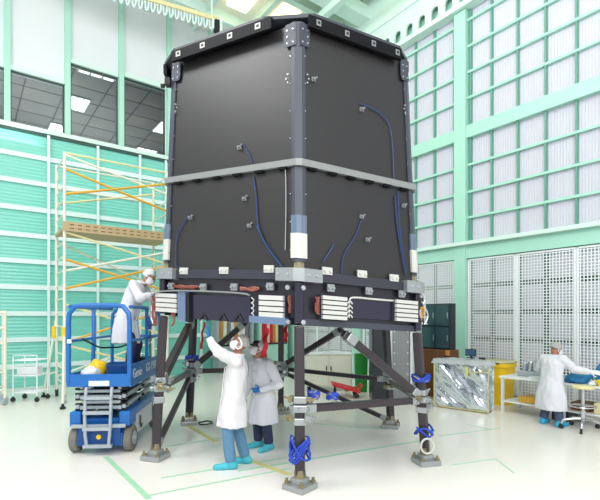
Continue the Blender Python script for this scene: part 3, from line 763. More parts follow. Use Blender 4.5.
def hand(b, w, d, nrm, side, rr, curl=.35, L=.18):
    """five-fingered hand: w wrist, d finger direction, nrm palm normal, side = +-1 for the thumb side"""
    d = V3(d).normalized(); nrm = V3(nrm); nrm = (nrm - d * nrm.dot(d)).normalized(); x = d.cross(nrm) * side
    for q in (-1, -.33, .33, 1): b.cap(w + d * .01 + x * .012 * q, w + d * .09 + x * .028 * q, rr + .006, rr + .003, 8)
    for k, (q, ln) in enumerate(((1, .072), (.36, .082), (-.3, .076), (-.95, .058))):
        p = w + d * .09 + x * .029 * q; dd = (d + x * .10 * q).normalized(); c = 0
        for s in (.44, .31, .25):
            c += curl * (1 + .12 * k); v = dd * math.cos(c) + nrm * math.sin(c); e = p + v * ln * s; b.cap(p, e, rr, rr * .88, 8); p = e
    p = w + d * .025 + x * .03; v = (d * .62 + x * .75 + nrm * .2).normalized(); e = p + v * .045; b.cap(p, e, rr * 1.25, rr * 1.05, 8)
    v2 = (d * .9 + x * .3 + nrm * .35).normalized(); b.cap(e, e + v2 * .038, rr * 1.05, rr * .9, 8)
def person(label, loc, rz, J, coat, trousers, shoe, glove, cap_m, hem, hem_r, group=None, seed=0.0, hair=False, band=False):
    """J: joints in a frame with x forward, y to the person's left, z up from the sole plane"""
    M = Matrix.Translation(V3(loc)) @ Matrix.Rotation(rz, 4, 'Z'); R3 = M.to_3x3()
    g = lambda p: M @ V3(p)
    t = thing('person', label, 'person', loc, group, rz)
    pel, chest, neck, head = g(J['pelvis']), g(J['chest']), g(J['neck']), g(J['head'])
    F, L, U = R3 @ V3((1, 0, 0)), R3 @ V3((0, 1, 0)), V3((0, 0, 1))
    hf = (R3 @ V3(J['face'])).normalized(); hl = U.cross(hf).normalized(); hu = hf.cross(hl)
    hrot = Matrix((hf, hl, hu)).transposed()
    tu = (chest - pel).normalized(); tf = L.cross(tu).normalized()
    sh = {s: chest + L * (.175 * q) + tu * .05 for s, q in (('l', 1), ('r', -1))}
    for s in 'lr':
        if 'sh' + s in J: sh[s] = g(J['sh' + s])
    # --- body (continuous)
    b = MB()
    b.loft([ell(pel - tu * .08, tf, L, .09, .14), ell(pel, tf, L, .105, .165), ell(pel.lerp(chest, .45), tf, L, .09, .135), ell(pel.lerp(chest, .85), tf, L, .105, .165), ell(chest + tu * .06, tf, L, .07, .14), ell(neck, tf, L, .05, .055)])
    b.cap(neck - tu * .04, head - hu * .07, .055, .052)
    b.ball(head, (.098, .078, .118), hrot); b.ball(head + hf * .03 - hu * .065, (.062, .056, .055), hrot)      # skull, jaw
    b.cap(head + hf * .092 + hu * .015, head + hf * .112 - hu * .03, .011, .017, 8)                             # nose
    for q in (-1, 1): b.ball(head + hl * .079 * q - hf * .005 - hu * .005, (.022, .010, .033), hrot, 10, 8)      # ears
    b.cap(head + hf * .088 - hu * .06 - hl * .018, head + hf * .088 - hu * .06 + hl * .018, .009, .009, 8)       # lips
    for s, q in (('l', 1), ('r', -1)):
        b.cap(chest + tu * .03 + L * .1 * q, sh[s], .06, .055); el, wr = g(J['el' + s]), g(J['wr' + s])
        b.cap(sh[s], el, .05, .04); b.cap(el, wr, .04, .027)
        hd = J.get('hd' + s); hd = (R3 @ V3(hd)).normalized() if hd else (wr - el).normalized(); hn = (R3 @ V3(J.get('hn' + s, (0, -q, 0))))
        hand(b, wr, hd, hn, -q if J.get('fl' + s) else q, .0075, J.get('cu' + s, .3))
        hp = pel + L * .09 * q - tu * .06; kn, an = g(J['kn' + s]), g(J['an' + s]); fdir = (R3 @ V3(J.get('ft' + s, (1, .15 * q, 0)))).normalized()
        b.cap(hp, kn, .08, .055); b.cap(kn, an, .052, .036); b.cap(an - U * .03 - fdir * .03, an - U * .045 + fdir * .13, .035, .03)
    me = remesh(b, 'body', M_skin, .011, 3); link('body', me, t)
    for q in (-1, 1):
        b = MB(); b.ball(head + hf * .083 + hl * .032 * q + hu * .012, .013, u=10, v=8); build(b, 'eye', M_eye, t, smooth='all')
    # --- trousers
    b = MB()
    for s, q in (('l', 1), ('r', -1)):
        hp = pel + L * .09 * q - tu * .04; kn, an = g(J['kn' + s]), g(J['an' + s])
        b.cap(hp, kn, .10, .082); b.cap(kn, an + (kn - an).normalized() * .05, .082, .074)
    link('trousers', remesh(b, 'trousers', trousers, .014, 3, .006, seed), t)
    for s, q in (('l', 1), ('r', -1)):
        an = g(J['an' + s]); fdir = (R3 @ V3(J.get('ft' + s, (1, .15 * q, 0)))).normalized(); b = MB()
        z0 = an.z - .09
        b.cap(an - U * .045 - fdir * .05, an - U * .045 + fdir * .08, .05, .045); b.cap(an - U * .055 + fdir * .08, an - U * .058 + fdir * .19, .05, .042); b.cap(an - U * .03, an + U * .03, .058, .062)
        link('shoe_cover', remesh(b, 'shoe_cover', shoe, .010, 2, .004, seed), t)
    # --- coat
    b = MB(); hc = g(hem)
    prof = [(hc, hem_r[0], hem_r[1]), (hc.lerp(pel, .5), hem_r[0] * .93, hem_r[1] * .95), (pel, .155, .205), (pel.lerp(chest, .5), .150, .20), (pel.lerp(chest, .9), .150, .215), (chest + tu * .06, .115, .20), (chest + tu * .12, .08, .12), (neck + tu * .01, .068, .072)]
    rings = []
    for k, (c, rx, ry) in enumerate(prof):
        a = tf if k >= 2 else (F if k == 0 else (F + tf).normalized())
        rg = ell(c, a, L, rx, ry, 28)
        if k < 2: rg = [p + (p - c) * (.05 * math.sin(j * 28 / 28 * 2 * PI * 5 / 28 + seed)) for j, p in enumerate(rg)]
        rings.append(rg)
    b.loft(rings)
    for s, q in (('l', 1), ('r', -1)):
        el, wr = g(J['el' + s]), g(J['wr' + s]); b.cap(chest + tu * .02 + L * .08 * q, sh[s], .095, .088); b.cap(sh[s], el, .088, .072); b.cap(el, wr - (wr - el).normalized() * .02, .074, .052)
    ct = link('coat', remesh(b, 'coat', coat, .015, 4, .018, seed), t)
    b = MB(); b.tube(ell(neck + tu * .0, tf, L, .078, .082, 18), .016, 6, closed=True); build(b, 'collar', coat, ct, smooth='all')
    b = MB()                                                                                                   # front placket with snaps
    pts = [hc + F * (hem_r[0] + .012), pel + tf * .168, pel.lerp(chest, .5) + tf * .164, pel.lerp(chest, .9) + tf * .160]
    for a, c in zip(pts, pts[1:]): b.bar(a, c, .035, .012, up=F)
    build(b, 'placket', coat, ct)
    for k in range(4):
        b = MB(); p = pts[1].lerp(pts[3], k / 3); b.ball(p + tf * .008, .009, u=8, v=6); build(b, 'snap', M_railg, ct)
    # --- mask, cap, gloves
    b = MB(); rings = []
    for k in range(7):
        z = -.105 + .125 * k / 6; w = .6 + .4 * math.sin(PI * (k + .6) / 7); rings.append([head + hu * z + hf * (.02 + .098 * w * math.cos(a)) + hl * (.084 * math.sin(a)) * (.75 + .25 * w) for a in [-1.5 + 3.0 * j / 12 for j in range(13)]])
    inner = [[p - hf * .008 for p in rg][::-1] for rg in rings]
    b.loft([rg + ir for rg, ir in zip(rings, inner)]); mk = build(b, 'face_mask', M_mask, t, smooth='all')
    b = MB()
    for q in (-1, 1): b.tube([head + hl * .078 * q + hf * .05 + hu * .0, head + hl * .090 * q - hf * .01 + hu * .03, head + hl * .092 * q - hf * .035 - hu * .01, head + hl * .083 * q + hf * .02 - hu * .06], .006, 6)
    build(b, 'ear_loop', M_mask, mk, smooth='all')
    b = MB(); c0 = head + hu * .02 - hf * .022
    b.ball(c0, (.112, .098, .118), hrot, 24, 16); 
    dl = [v for v in b.bm.verts if (v.co - head).dot(hu) < -.02 + .55 * max(0, (v.co - head).dot(hf)) + (.035 if (v.co - head).dot(hf) > .03 else 0)]
    bmesh.ops.delete(b.bm, geom=dl, context='VERTS')
    for v in b.bm.verts:
        n = noise.noise(v.co * 22 + V3((seed, 0, 0))); v.co += (v.co - c0).normalized() * n * .012
    r = bmesh.ops.solidify(b.bm, geom=b.bm.faces[:], thickness=.004)
    cp = build(b, 'hair_cap', cap_m, t, smooth='all')
    if band:
        b = MB(); pts = [head + hl * .1 * q_ + hf * f_ + hu * u_ for q_, f_, u_ in ((1.02, .05, .075), (1.04, .01, .06), (1.06, -.035, .02), (1.05, -.045, -.03), (1.0, -.02, -.065), (.95, .025, -.06))]
        b.tube(pts, .011, 8); build(b, 'elastic_band', M_mask, cp, smooth='all')
    if hair:
        b = MB(); b.ball(head + hu * .055 + hf * .02, (.09, .08, .065), hrot, 16, 10); build(b, 'hair', M_hair, t, smooth='all')
    for s, q in (('l', 1), ('r', -1)):
        el, wr = g(J['el' + s]), g(J['wr' + s]); b = MB()
        hd = J.get('hd' + s); hd = (R3 @ V3(hd)).normalized() if hd else (wr - el).normalized(); hn = (R3 @ V3(J.get('hn' + s, (0, -q, 0))))
        hand(b, wr, hd, hn, -q if J.get('fl' + s) else q, .0105, J.get('cu' + s, .3)); b.cap(wr - (wr - el).normalized() * .05, wr + hd * .02, .036, .034)
        link('glove', remesh(b, 'glove', glove, .0055, 2), t)
    return t
SA = 447 / 5.96
# worker reaching up to the skirt (faces left in the view, near arm raised)
person('person in white coverall and blue jeans reaching a blue gloved hand up to the barrel', (-.90, 5.98, 0), math.radians(184),
       dict(pelvis=(-.02, 0, .92), chest=(-.06, 0, 1.36), neck=(-.075, 0, 1.50), head=(-.09, 0, 1.645), face=(.86, .0, .45),
            ell=(.16, .26, 1.55), wrl=(.295, .13, 1.715), hdl=(.05, -.05, 1), hnl=(1, 0, .1), cul=.18,
            elr=(-.02, -.24, 1.10), wrr=(.03, -.22, .86), knl=(.06, .09, .50), anl=(.02, .10, .09), knr=(-.06, -.1, .49), anr=(-.16, -.12, .09), ftl=(1, .1, 0), ftr=(1, -.15, 0)),
       M_coat, M_jean, M_shoe, M_glove, M_cap, (.0, 0, .55), (.20, .23), seed=1.0, band=True)
person('person in white coverall and dark jeans with a blue gloved hand on the hip', (-.56, 6.80, 0), math.radians(222),
       dict(pelvis=(0, 0, .80), chest=(.02, 0, 1.24), neck=(.025, 0, 1.37), head=(.09, -.01, 1.52), face=(.80, -.42, .36),
            ell=(-.02, .36, 1.02), wrl=(.17, .17, .93), hdl=(.5, -.8, -.1), hnl=(-1, -.5, 0), cul=.3, fll=1,
            elr=(.0, -.30, .98), wrr=(.16, -.26, .80), knl=(.03, .1, .45), anl=(-.02, .12, .09), knr=(.03, -.1, .45), anr=(.0, -.12, .09)),
       M_coat2, M_jeand, M_shoe, M_glove, M_capw, (0, 0, .40), (.21, .25), seed=4.0, hair=True)
person('person in white coverall bending over on the blue lift platform towards the barrel', lf(.21, .93, 1.082), math.radians(-4),
       dict(pelvis=(-.10, 0, .92), chest=(.07, 0, 1.39), neck=(.17, 0, 1.49), head=(.285, 0, 1.575), face=(.82, -.1, -.5),
            ell=(.24, .24, 1.22), wrl=(.44, .14, 1.30), elr=(.24, -.26, 1.22), wrr=(.44, -.14, 1.28), hdl=(.9, -.2, .3), hdr=(.9, .2, .3),
            knl=(.04, .1, .46), anl=(-.06, .11, .09), knr=(.04, -.1, .46), anr=(-.02, -.11, .09)),
       M_coat2, M_jeand, M_shoeb, M_glovew, M_capw, (-.12, 0, .48), (.22, .25), seed=7.0)
person('person in white coverall and teal shoe covers working at the bench by the grid wall', (4.66, 8.28, 0), math.radians(30),
       dict(pelvis=(0, 0, .80), chest=(.05, 0, 1.17), neck=(.09, 0, 1.28), head=(.16, 0, 1.39), face=(.85, -.35, -.4),
            ell=(.14, .34, .99), wrl=(.36, .24, .94), elr=(.22, -.30, 1.04), wrr=(.32, -.52, 1.02), hdr=(.5, -.8, -.1),
            knl=(.04, .1, .45), anl=(-.02, .14, .09), knr=(.02, -.1, .45), anr=(-.02, -.16, .09)),
       M_coat2, M_jeang, M_shoeb, M_glovew, M_cap, (-.02, 0, .30), (.22, .27), seed=9.0)

# ================================================================== SCAFFOLD along the window wall
SF = thing('scaffold_tower', 'tall white scaffold tower with gold cross braces and a tan deck by the teal wall', 'scaffold', V3((-5.48, 10.4, 0)))
s0 = V3((-5.48, 10.4, 0)); sl, sw = 2.45, 1.12
def sp(l, w, z): return s0 + AX * l + BX * w + V3((0, 0, z))
TOP = 5.84
for l in (0, sl):
    for w in (0, sw):
        b = MB(); b.cyl(sp(l, w, .16), sp(l, w, TOP), .034, 10); po = build(b, 'post', M_scaf, SF, smooth=True)
        b = MB(); c = sp(l, w, .075); b.cyl(c - AX * .03, c + AX * .03, .075, 14); b.box(c + V3((0, 0, .06)), (.07, .06, .1), bev=.01); build(b, 'caster', M_blk if w else M_lgrey, po)
    b = MB()
    for k in range(17): z = .45 + k * .33; b.cyl(sp(l, 0, z), sp(l, sw, z), .018, 8)
    build(b, 'rung', M_scaf, SF)
def sbar(l0, z0, l1, z1, w, m, r=.026, nm='cross_brace'):
    b = MB(); b.cyl(sp(l0, w, z0), sp(l1, w, z1), r, 8); build(b, nm, m, SF, smooth=True)
sbar(0, 5.82, sl, 5.82, 0, M_scafp, .024, 'guard_rail'); sbar(0, 5.82, sl, 5.82, sw, M_scaf, .024, 'guard_rail'); sbar(0, 5.25, sl, 5.25, sw, M_scaf, .024, 'guard_rail')
sbar(0, 5.78, sl, 5.25, 0, M_scaf); sbar(0, 5.45, sl, 4.80, 0, M_scafy, .03); sbar(0, 4.86, sl, 5.53, 0, M_scafy, .03); sbar(0, 4.86, sl, 5.5, sw, M_scafp)
sbar(0, 3.98, sl, 3.4, 0, M_scafp); sbar(0, 3.07, sl, 3.72, 0, M_scaf); sbar(0, 3.35, sl, 2.68, 0, M_scafy, .03); sbar(0, 2.66, sl, 3.35, 0, M_scafy, .03)
sbar(0, 3.9, sl, 2.9, sw, M_scaf); sbar(0, 2.3, sl, 1.5, 0, M_scafp); sbar(0, 1.4, sl, 2.2, 0, M_scafy); sbar(0, 1.35, sl, .6, 0, M_scafp); sbar(0, .5, sl, 1.3, sw, M_scaf)
b = MB(); q = [sp(-.05, .06, 4.02), sp(sl + .05, .06, 4.02), sp(sl + .05, sw - .06, 4.02), sp(-.05, sw - .06, 4.02)]; b.slab(q, (0, 0, 1), .06); dk = build(b, 'deck', M_plank, SF)
b = MB(); b.slab([sp(-.05, -.05, 4.0), sp(sl + .05, -.05, 4.0), sp(sl + .05, -.05, 4.22), sp(-.05, -.05, 4.22)], -BX, .025); tb = build(b, 'toe_board', M_plank, SF)
for k in range(14):
    for z in (4.07, 4.155): l = .1 + k * .17; b = MB(); b.bar(sp(l, -.078, z), sp(l + .09, -.078, z), .006, .018); build(b, 'slot', M_brown, tb)
# outriggers with yellow clamps
for (l, w, dl, dw) in ((0, 0, -.15, -.75), (0, sw, -.28, .05)):
    b = MB(); b.cyl(sp(l, w, 2.0), sp(l + dl, w + dw, .10), .03, 8); b.cyl(sp(l, w, .62), sp(l + dl * .75, w + dw * .75, .55), .02, 8); og = build(b, 'outrigger', M_scaf, SF, smooth=True)
    b = MB(); b.cyl(sp(l + dl, w + dw, .0), sp(l + dl, w + dw, .05), .06, 12); b.cyl(sp(l + dl, w + dw, .05), sp(l + dl, w + dw, .12), .03, 10); build(b, 'foot_pad', M_blk, og)
    b = MB(); b.box(sp(l + dl * .2, w + dw * .2, 1.62), (.09, .09, .30), bev=.015); build(b, 'clamp', M_ylock, og)
# wire cart
c0, c1 = fl(13, 402), fl(37, 402); cu_, cv_ = (c1 - c0).normalized(), V3((-(c1 - c0).y, (c1 - c0).x, 0)).normalized(); cw = (c1 - c0).length
def cp_(x, y, z): return c0 + cu_ * x + cv_ * y + V3((0, 0, z))
CT = thing('wire_cart', 'small white wire cart on casters by the teal wall', 'cart', c0 + cu_ * cw / 2 + cv_ * .22)
for x in (0, cw):
    for y in (0, .45):
        b = MB(); b.cyl(cp_(x, y, .12), cp_(x, y, 1.05), .014, 8); po = build(b, 'post', M_mesh, CT)
        b = MB(); c = cp_(x, y, .055); b.cyl(c - cv_ * .02, c + cv_ * .02, .055, 12); b.box(c + V3((0, 0, .05)), (.03, .03, .05)); build(b, 'caster', M_blk, po)
for z in (.22, .62, .98):
    b = MB()
    for k in range(10): b.bar(cp_(cw * k / 9, 0, z), cp_(cw * k / 9, .45, z), .008)
    for y in (0, .15, .3, .45): b.bar(cp_(0, y, z), cp_(cw, y, z), .014, .03)
    build(b, 'wire_shelf', M_mesh, CT)
b = MB(); b.box(cp_(cw / 2, .2, .728), (cw * .8, .3, .18), rz=math.atan2(cu_.y, cu_.x), bev=.01); tag(build(b, 'parts_bin', M_white, base=cp_(cw / 2, .2, .636)), 'white parts bin on the middle shelf of the wire cart', 'bin')
for z in (1.10,):
    b = MB(); b.tube([cp_(0, 0, 1.04), cp_(0, 0, z), cp_(cw, 0, z), cp_(cw, 0, 1.04)], .012, 8); build(b, 'handle', M_mesh, CT)
# rolling frame at the picture edge
RF = thing('rolling_rack', 'white rolling rack frame with a caster standing beside the wire cart', 'rack', fl(-6, 404))
r0 = fl(5, 405); r1 = fl(-30, 410)
for p in (r0, r1, r0 + BX * .6, r1 + BX * .6):
    b = MB(); b.cyl(p + V3((0, 0, .16)), p + V3((0, 0, 2.15)), .035, 10); po = build(b, 'post', M_scaf, RF, smooth=True)
    b = MB(); c = p + V3((0, 0, .08)); b.cyl(c - V3((.03, 0, 0)), c + V3((.03, 0, 0)), .08, 16); b.box(c + V3((0, 0, .07)), (.08, .05, .08), bev=.01); build(b, 'caster', M_lgrey, po)
for z in (2.1, 1.75, 1.4, .75, .35):
    b = MB()
    for o_ in (V3(), BX * .6): b.cyl(r0 + o_ + V3((0, 0, z)), r1 + o_ + V3((0, 0, z)), .024, 8)
    b.cyl(r0 + V3((0, 0, z)), r0 + BX * .6 + V3((0, 0, z)), .024, 8); build(b, 'crossbar', M_scaf, RF)

# ================================================================== ALONG THE GRID WALL
def rb2(name, m, parent, u0, u1, v0, v1, z0, z1, bev=.0, smooth=False):
    b = MB(); rbox(b, u0, u1, v0, v1, z0, z1, bev); return build(b, name, m, parent, smooth)
# brown crate with dark glazed cabinet on top
vv = lambda px, u: uv(onplane(px, HY, R(u, 0), AX))[1]
K0, K1 = vv(421, 1.24), vv(450, 1.24)
t = thing('wooden_crate', 'brown wooden crate under the dark cabinet, behind the foil crate', 'crate', R(.95, (K0 + K1) / 2, 0))
rb2('body', M_brown, t, .9, 1.27, K0 - .05, K1 + .02, 0, 1.2, .01)
for v in (K0, K1 - .03): rb2('batten', M_orange, t, 1.27, 1.30, v - .05, v + .05, 0, 1.2)
RK = thing('equipment_cabinet', 'dark cabinet with four glossy green-blue panels on the brown crate', 'cabinet', R(.95, (K0 + K1) / 2, 1.2))
rb2('body', M_rack, RK, 1.0, 1.22, K0, K1, 1.205, 2.33, .01)
hw_ = (K1 - K0 - .08) / 2
for a in range(2):
    for c in range(2):
        v0 = K0 + .03 + a * (hw_ + .02)
        d = rb2('glass_door', M_rackgl, RK, 1.22, 1.24, v0, v0 + hw_, 1.24 + c * .55, 1.75 + c * .55, .0)
        rb2('handle', M_steel, d, 1.24, 1.26, v0 + hw_ - .04, v0 + hw_ - .025, 1.42 + c * .55, 1.56 + c * .55)
# foil crate: wrapped box with wrinkled foil front, folded white cover on top
FO = fl(433.5, 406.5); FE = fl(488.5, 414); fx = (FE - FO).normalized(); fy = V3((-fx.y, fx.x, 0)); FWD = (FE - FO).length; FD = .34; FH = 1.05
def fc(x, y, z): return FO + fx * x + fy * y + V3((0, 0, z))
FC = thing('foil_crate', 'large crate wrapped in crinkled silver foil with yellow tape edges', 'crate', fc(FWD / 2, FD / 2, 0))
b = MB(); b.box(fc(FWD / 2, FD / 2, .06), (FWD - .08, FD - .08, .12), rz=math.atan2(fx.y, fx.x)); build(b, 'pallet', M_brown, FC)
def crinkled(origin, ex, ez, w, h, nrm, seed, nx=70, nz=50, amp=.075, th=.02):
    b = MB(); vs = []; back = []
    for j in range(nz + 1):
        row = []; rb_ = []
        for i in range(nx + 1):
            x, z = w * i / nx, h * j / nz; e = min(1, 8 * min(i / nx, 1 - i / nx, j / nz, 1 - j / nz))
            q = V3(((x + z) * 2.6, (x - z) * .7, seed)); n = abs(noise.noise(q * 1.2)) * 1.2 + .4 * abs(noise.noise(q * 3.1)) - .4
            row.append(b.bm.verts.new(origin + ex * x + ez * z + nrm * n * amp * e)); rb_.append(b.bm.verts.new(origin + ex * x + ez * z - nrm * th))
        vs.append(row); back.append(rb_)
    for j in range(nz):
        for i in range(nx): b.face((vs[j][i], vs[j][i+1], vs[j+1][i+1], vs[j+1][i])); b.face((back[j][i], back[j+1][i], back[j+1][i+1], back[j][i+1]))
    for i in range(nx):
        b.face((vs[0][i], back[0][i], back[0][i+1], vs[0][i+1])); b.face((vs[nz][i], vs[nz][i+1], back[nz][i+1], back[nz][i]))
    for j in range(nz):
        b.face((vs[j][0], vs[j+1][0], back[j+1][0], back[j][0])); b.face((vs[j][nx], back[j][nx], back[j+1][nx], vs[j+1][nx]))
    return b
UP = V3((0, 0, 1))
build(crinkled(fc(0, .02, .03), fx, UP, FWD, FH - .05, -fy, 3), 'foil_sheet', M_foil, FC)
build(crinkled(fc(.02, FD, .03), -fy, UP, FD - .02, FH - .05, -fx, 5), 'foil_sheet', M_foil, FC)
build(crinkled(fc(FWD - .02, 0.02, .03), fy, UP, FD - .02, FH - .05, fx, 8), 'foil_sheet', M_foil, FC)
b = MB(); b.slab([fc(0, FD, .03), fc(FWD, FD, .03), fc(FWD, FD, FH - .02), fc(0, FD, FH - .02)], fy, .02); build(b, 'foil_sheet', M_foil, FC)
b = MB()
b.bar(fc(0, -.012, .03), fc(FWD, -.012, .03), .02, .014); b.bar(fc(FWD, -.012, .03), fc(FWD, -.012, FH - .05), .02, .014, up=fx); b.bar(fc(.02, -.012, .03), fc(.02, -.012, FH - .05), .02, .014, up=fx)
b.bar(fc(FWD * .62, -.03, FH - .22), fc(FWD * .99, -.03, FH - .19), .02, .018); b.bar(fc(FWD * .63, -.03, FH - .10), fc(FWD * .63, -.03, FH - .32), .02, .06, up=fx); build(b, 'yellow_tape', M_tapey, FC)
CV = MB()
vs = []
for j in range(19):
    row = []
    for i in range(37):
        x, y = -.04 + (FWD + .08) * i / 36, -.04 + (FD + .08) * j / 18; hgt = FH + .02 + .035 * noise.noise(V3((x * 4, y * 4, 1))) + .02 * noise.noise(V3((x * 11, y * 11, 3)))
        if i in (0, 36) or j in (0, 18): hgt = FH - .07 + .03 * noise.noise(V3((x * 9, y * 9, 7)))
        row.append(CV.bm.verts.new(fc(x, y, hgt)))
    vs.append(row)
for j in range(18):
    for i in range(36): CV.face((vs[j][i], vs[j][i+1], vs[j+1][i+1], vs[j+1][i]))
bmesh.ops.solidify(CV.bm, geom=CV.bm.faces[:], thickness=.008)
build(CV, 'cover_sheet', M_cloth, FC, smooth='all')
MO = thing('monitor', 'small dark monitor standing on the white cover of the foil crate', 'monitor', fc(FWD * .62, FD * .72, FH + .06))
def mbx(name, m, x, y, z, sx, sy, sz, bev=.0, parent=MO):
    b = MB(); b.box(fc(x, y, z), (sx, sy, sz), rz=math.atan2(fx.y, fx.x), bev=bev); return build(b, name, m, parent)
mbx('foot', M_blk, FWD * .62, FD * .72, FH + .068, .14, .10, .014); mbx('neck', M_blk, FWD * .62, FD * .73, FH + .10, .03, .02, .06)
mbx('case', M_blk, FWD * .62, FD * .72, FH + .18, .23, .03, .15, .008); mbx('screen', M_screen, FWD * .62, FD * .72 - .017, FH + .18, .20, .004, .12)
for (x, lb) in ((.22, 'small black clip box on the corner of the foil crate cover nearest the stand'), (.86, 'small dark remote on the foil crate cover nearest the yellow bin')):
    b = MB(); b.box(fc(FWD * x, .12, FH + .075), (.13, .07, .035), rz=math.atan2(fx.y, fx.x), bev=.008); tag(build(b, 'remote_box', M_blk), lb, 'device')
# yellow waste bin with clear bag
YB = thing('waste_bin', 'yellow waste bin with a clear bag folded over its top', 'bin', R(.66, 9.33, 0))
def rr_ring(u, v, su, sv, z, n=28, p=4.0):
    out = []
    for k in range(n):
        a = 2 * PI * k / n; c, s_ = math.cos(a), math.sin(a); q = (abs(c) ** p + abs(s_) ** p) ** (-1 / p); out.append(R(u + su * c * q, v + sv * s_ * q, z))
    return out
YU, YV = .66, 9.33
b = MB(); b.loft([rr_ring(YU, YV, .27, .27, .0), rr_ring(YU, YV, .30, .30, .85), rr_ring(YU, YV, .33, .33, .86), rr_ring(YU, YV, .33, .33, .98), rr_ring(YU, YV, .29, .29, .98), rr_ring(YU, YV, .26, .26, .05)]); build(b, 'body', M_ylock, YB, smooth=True)
b = MB(); b.bar(R(YU + .335, YV - .2, .95), R(YU + .335, YV + .2, .95), .01, .03); build(b, 'slot', M_brown, YB)
b = MB(); rings = []
for z, s_ in ((.95, .338), (.985, .338), (1.0, .30), (1.01, .2), (1.012, .08)): rings.append([p + V3((0, 0, .02 * noise.noise(p * 7))) for p in rr_ring(YU, YV, s_, s_, z)])
b.loft(rings); build(b, 'bag_liner', M_film, YB, smooth='all')
# bench
BO = V3((4.23, 9.41, 0)); bx_ = -BX; by_ = AX                          # along the wall, into the wall
def bp(x, y, z): return BO + bx_ * x + by_ * y + V3((0, 0, z))
BA = math.atan2(bx_.y, bx_.x); BL, BD_, BH = 2.6, .78, .76
BE = thing('workbench', 'long white workbench with a lower shelf along the grid wall', 'table', bp(BL / 2, BD_ / 2, 0))
def bbox(name, m, parent, x0, x1, y0, y1, z0, z1, bev=.0):
    b = MB(); b.box(bp((x0 + x1) / 2, (y0 + y1) / 2, (z0 + z1) / 2), (x1 - x0, y1 - y0, z1 - z0), rz=BA, bev=bev); return build(b, name, m, parent)
bbox('tabletop', M_wood, BE, -.03, BL, -.02, BD_, BH - .04, BH, .006); bbox('lower_shelf', M_wood, BE, 0, BL, .02, BD_ - .02, .22, .25)
for x in (.0, BL / 2 - .1, BL - .05):
    for y in (0, BD_ - .05): bbox('leg', M_lwhite, BE, x, x + .05, y, y + .05, 0, BH - .04)
def bthing(name, m, lb, cat, x0, x1, y0, y1, z0, z1, bev=.01, group=None):
    b = MB(); b.box(bp((x0 + x1) / 2, (y0 + y1) / 2, (z0 + z1) / 2), (x1 - x0, y1 - y0, z1 - z0), rz=BA, bev=bev); return tag(build(b, name, m), lb, cat, group)
bt = BH + .001
# grey machine on the bench
VM = thing('bench_machine', 'grey machine with a slanted head on the bench beside the yellow bin', 'machine', bp(.42, .45, BH))
bbox('base', M_lgrey, VM, .18, .66, .30, .62, bt, BH + .10, .02)
for k, (x, z) in enumerate(((.25, .17), (.37, .2), (.5, .24), (.6, .22))):
    b = MB(); b.cyl(bp(x, .46, BH + .08), bp(x + .03, .46, BH + z + .06), .045 + .01 * (k % 2), 12); b.ball(bp(x + .03, .46, BH + z + .08), .055); build(b, 'cylinder_head', M_steel if k % 2 else M_lgrey, VM, smooth=True)
b = MB(); b.bar(bp(.5, .42, BH + .12), bp(.72, .42, BH + .36), .10, .07, bev=.015); build(b, 'slanted_arm', M_lgrey, VM)
bthing('paper_stack', M_white, 'stack of white papers on the bench between machine and worker', 'paper', .52, .82, .06, .27, bt, BH + .035, .003)
bthing('black_meter', M_blk, 'small black meter on the bench next to the worker', 'device', .84, .98, .12, .24, bt, BH + .06)
tag(build(blob(bp(1.42, .24, bt), .17, (1.35, .9, .8), 11, .5), 'cloth_pile', M_bluebag, smooth='all'), 'crumpled blue cloth pile on the bench in front of the worker', 'cloth')
tag(build(blob(bp(1.72, .62, bt), .145, (1.3, .8, 1.5), 15, .4), 'cloth_pile', M_bluebag, smooth='all'), 'taller blue cloth heap at the back of the bench by the wall', 'cloth')
tote(bp(1.98, .14, bt), .40, .26, .10, BA, M_ylock, 'parts_tray', 'yellow parts tray on the bench beside the blue cloth', 'tray')
tag(build(blob(bp(1.70, .10, bt), .07, (1.3, .8, .6), 17, .3), 'cleaning_wipe', M_cloth, smooth='all'), 'crumpled white wipe on the bench by the yellow tray', 'wipe')
# boxes on the lower shelf and floor
bthing('carton', M_scafy, 'flat yellow carton on the lower shelf nearest the yellow bin', 'box', .32, .72, .10, .5, .251, .37)
bthing('carton', M_wood, 'white carton lying on the lower shelf behind the worker legs', 'box', .76, 1.12, .08, .5, .251, .36)
bthing('carton', M_brown, 'brown carton on the lower shelf beside the rolling stool', 'box', 1.30, 1.62, .12, .5, .251, .40)
bthing('carton', M_scafp, 'tan carton at the far end of the lower shelf by the stool', 'box', 1.70, 2.05, .1, .5, .251, .44)
bthing('tool_chest', M_rack, 'dark tool chest on the floor beneath the bench', 'chest', .95, 1.25, .15, .6, .001, .20)
# rolling stool
STL = fl(583, 430) ; STL.z = 0
ST = thing('rolling_stool', 'rolling stool with pale seat and a five-star chrome base in front of the bench', 'stool', STL)
for k in range(5):
    a = .3 + 2 * PI * k / 5; d = V3((math.cos(a), math.sin(a), 0)); b = MB()
    b.tube([STL + V3((0, 0, .20)) + d * .04, STL + V3((0, 0, .19)) + d * .16, STL + V3((0, 0, .16)) + d * .31, STL + V3((0, 0, .09)) + d * .34], .021, 8); lg = build(b, 'leg', M_steel, ST, smooth=True)
    b = MB(); n = V3((-d.y, d.x, 0)); c = STL + d * .34 + V3((0, 0, .04)); b.cyl(c - n * .02, c + n * .02, .04, 12); b.box(c + V3((0, 0, .035)), (.03, .03, .04)); build(b, 'caster', M_blk, lg)
b = MB(); b.cyl(STL + V3((0, 0, .17)), STL + V3((0, 0, .73)), .028, 12); b.cyl(STL + V3((0, 0, .17)), STL + V3((0, 0, .34)), .042, 12); build(b, 'gas_column', M_steel, ST, smooth=True)
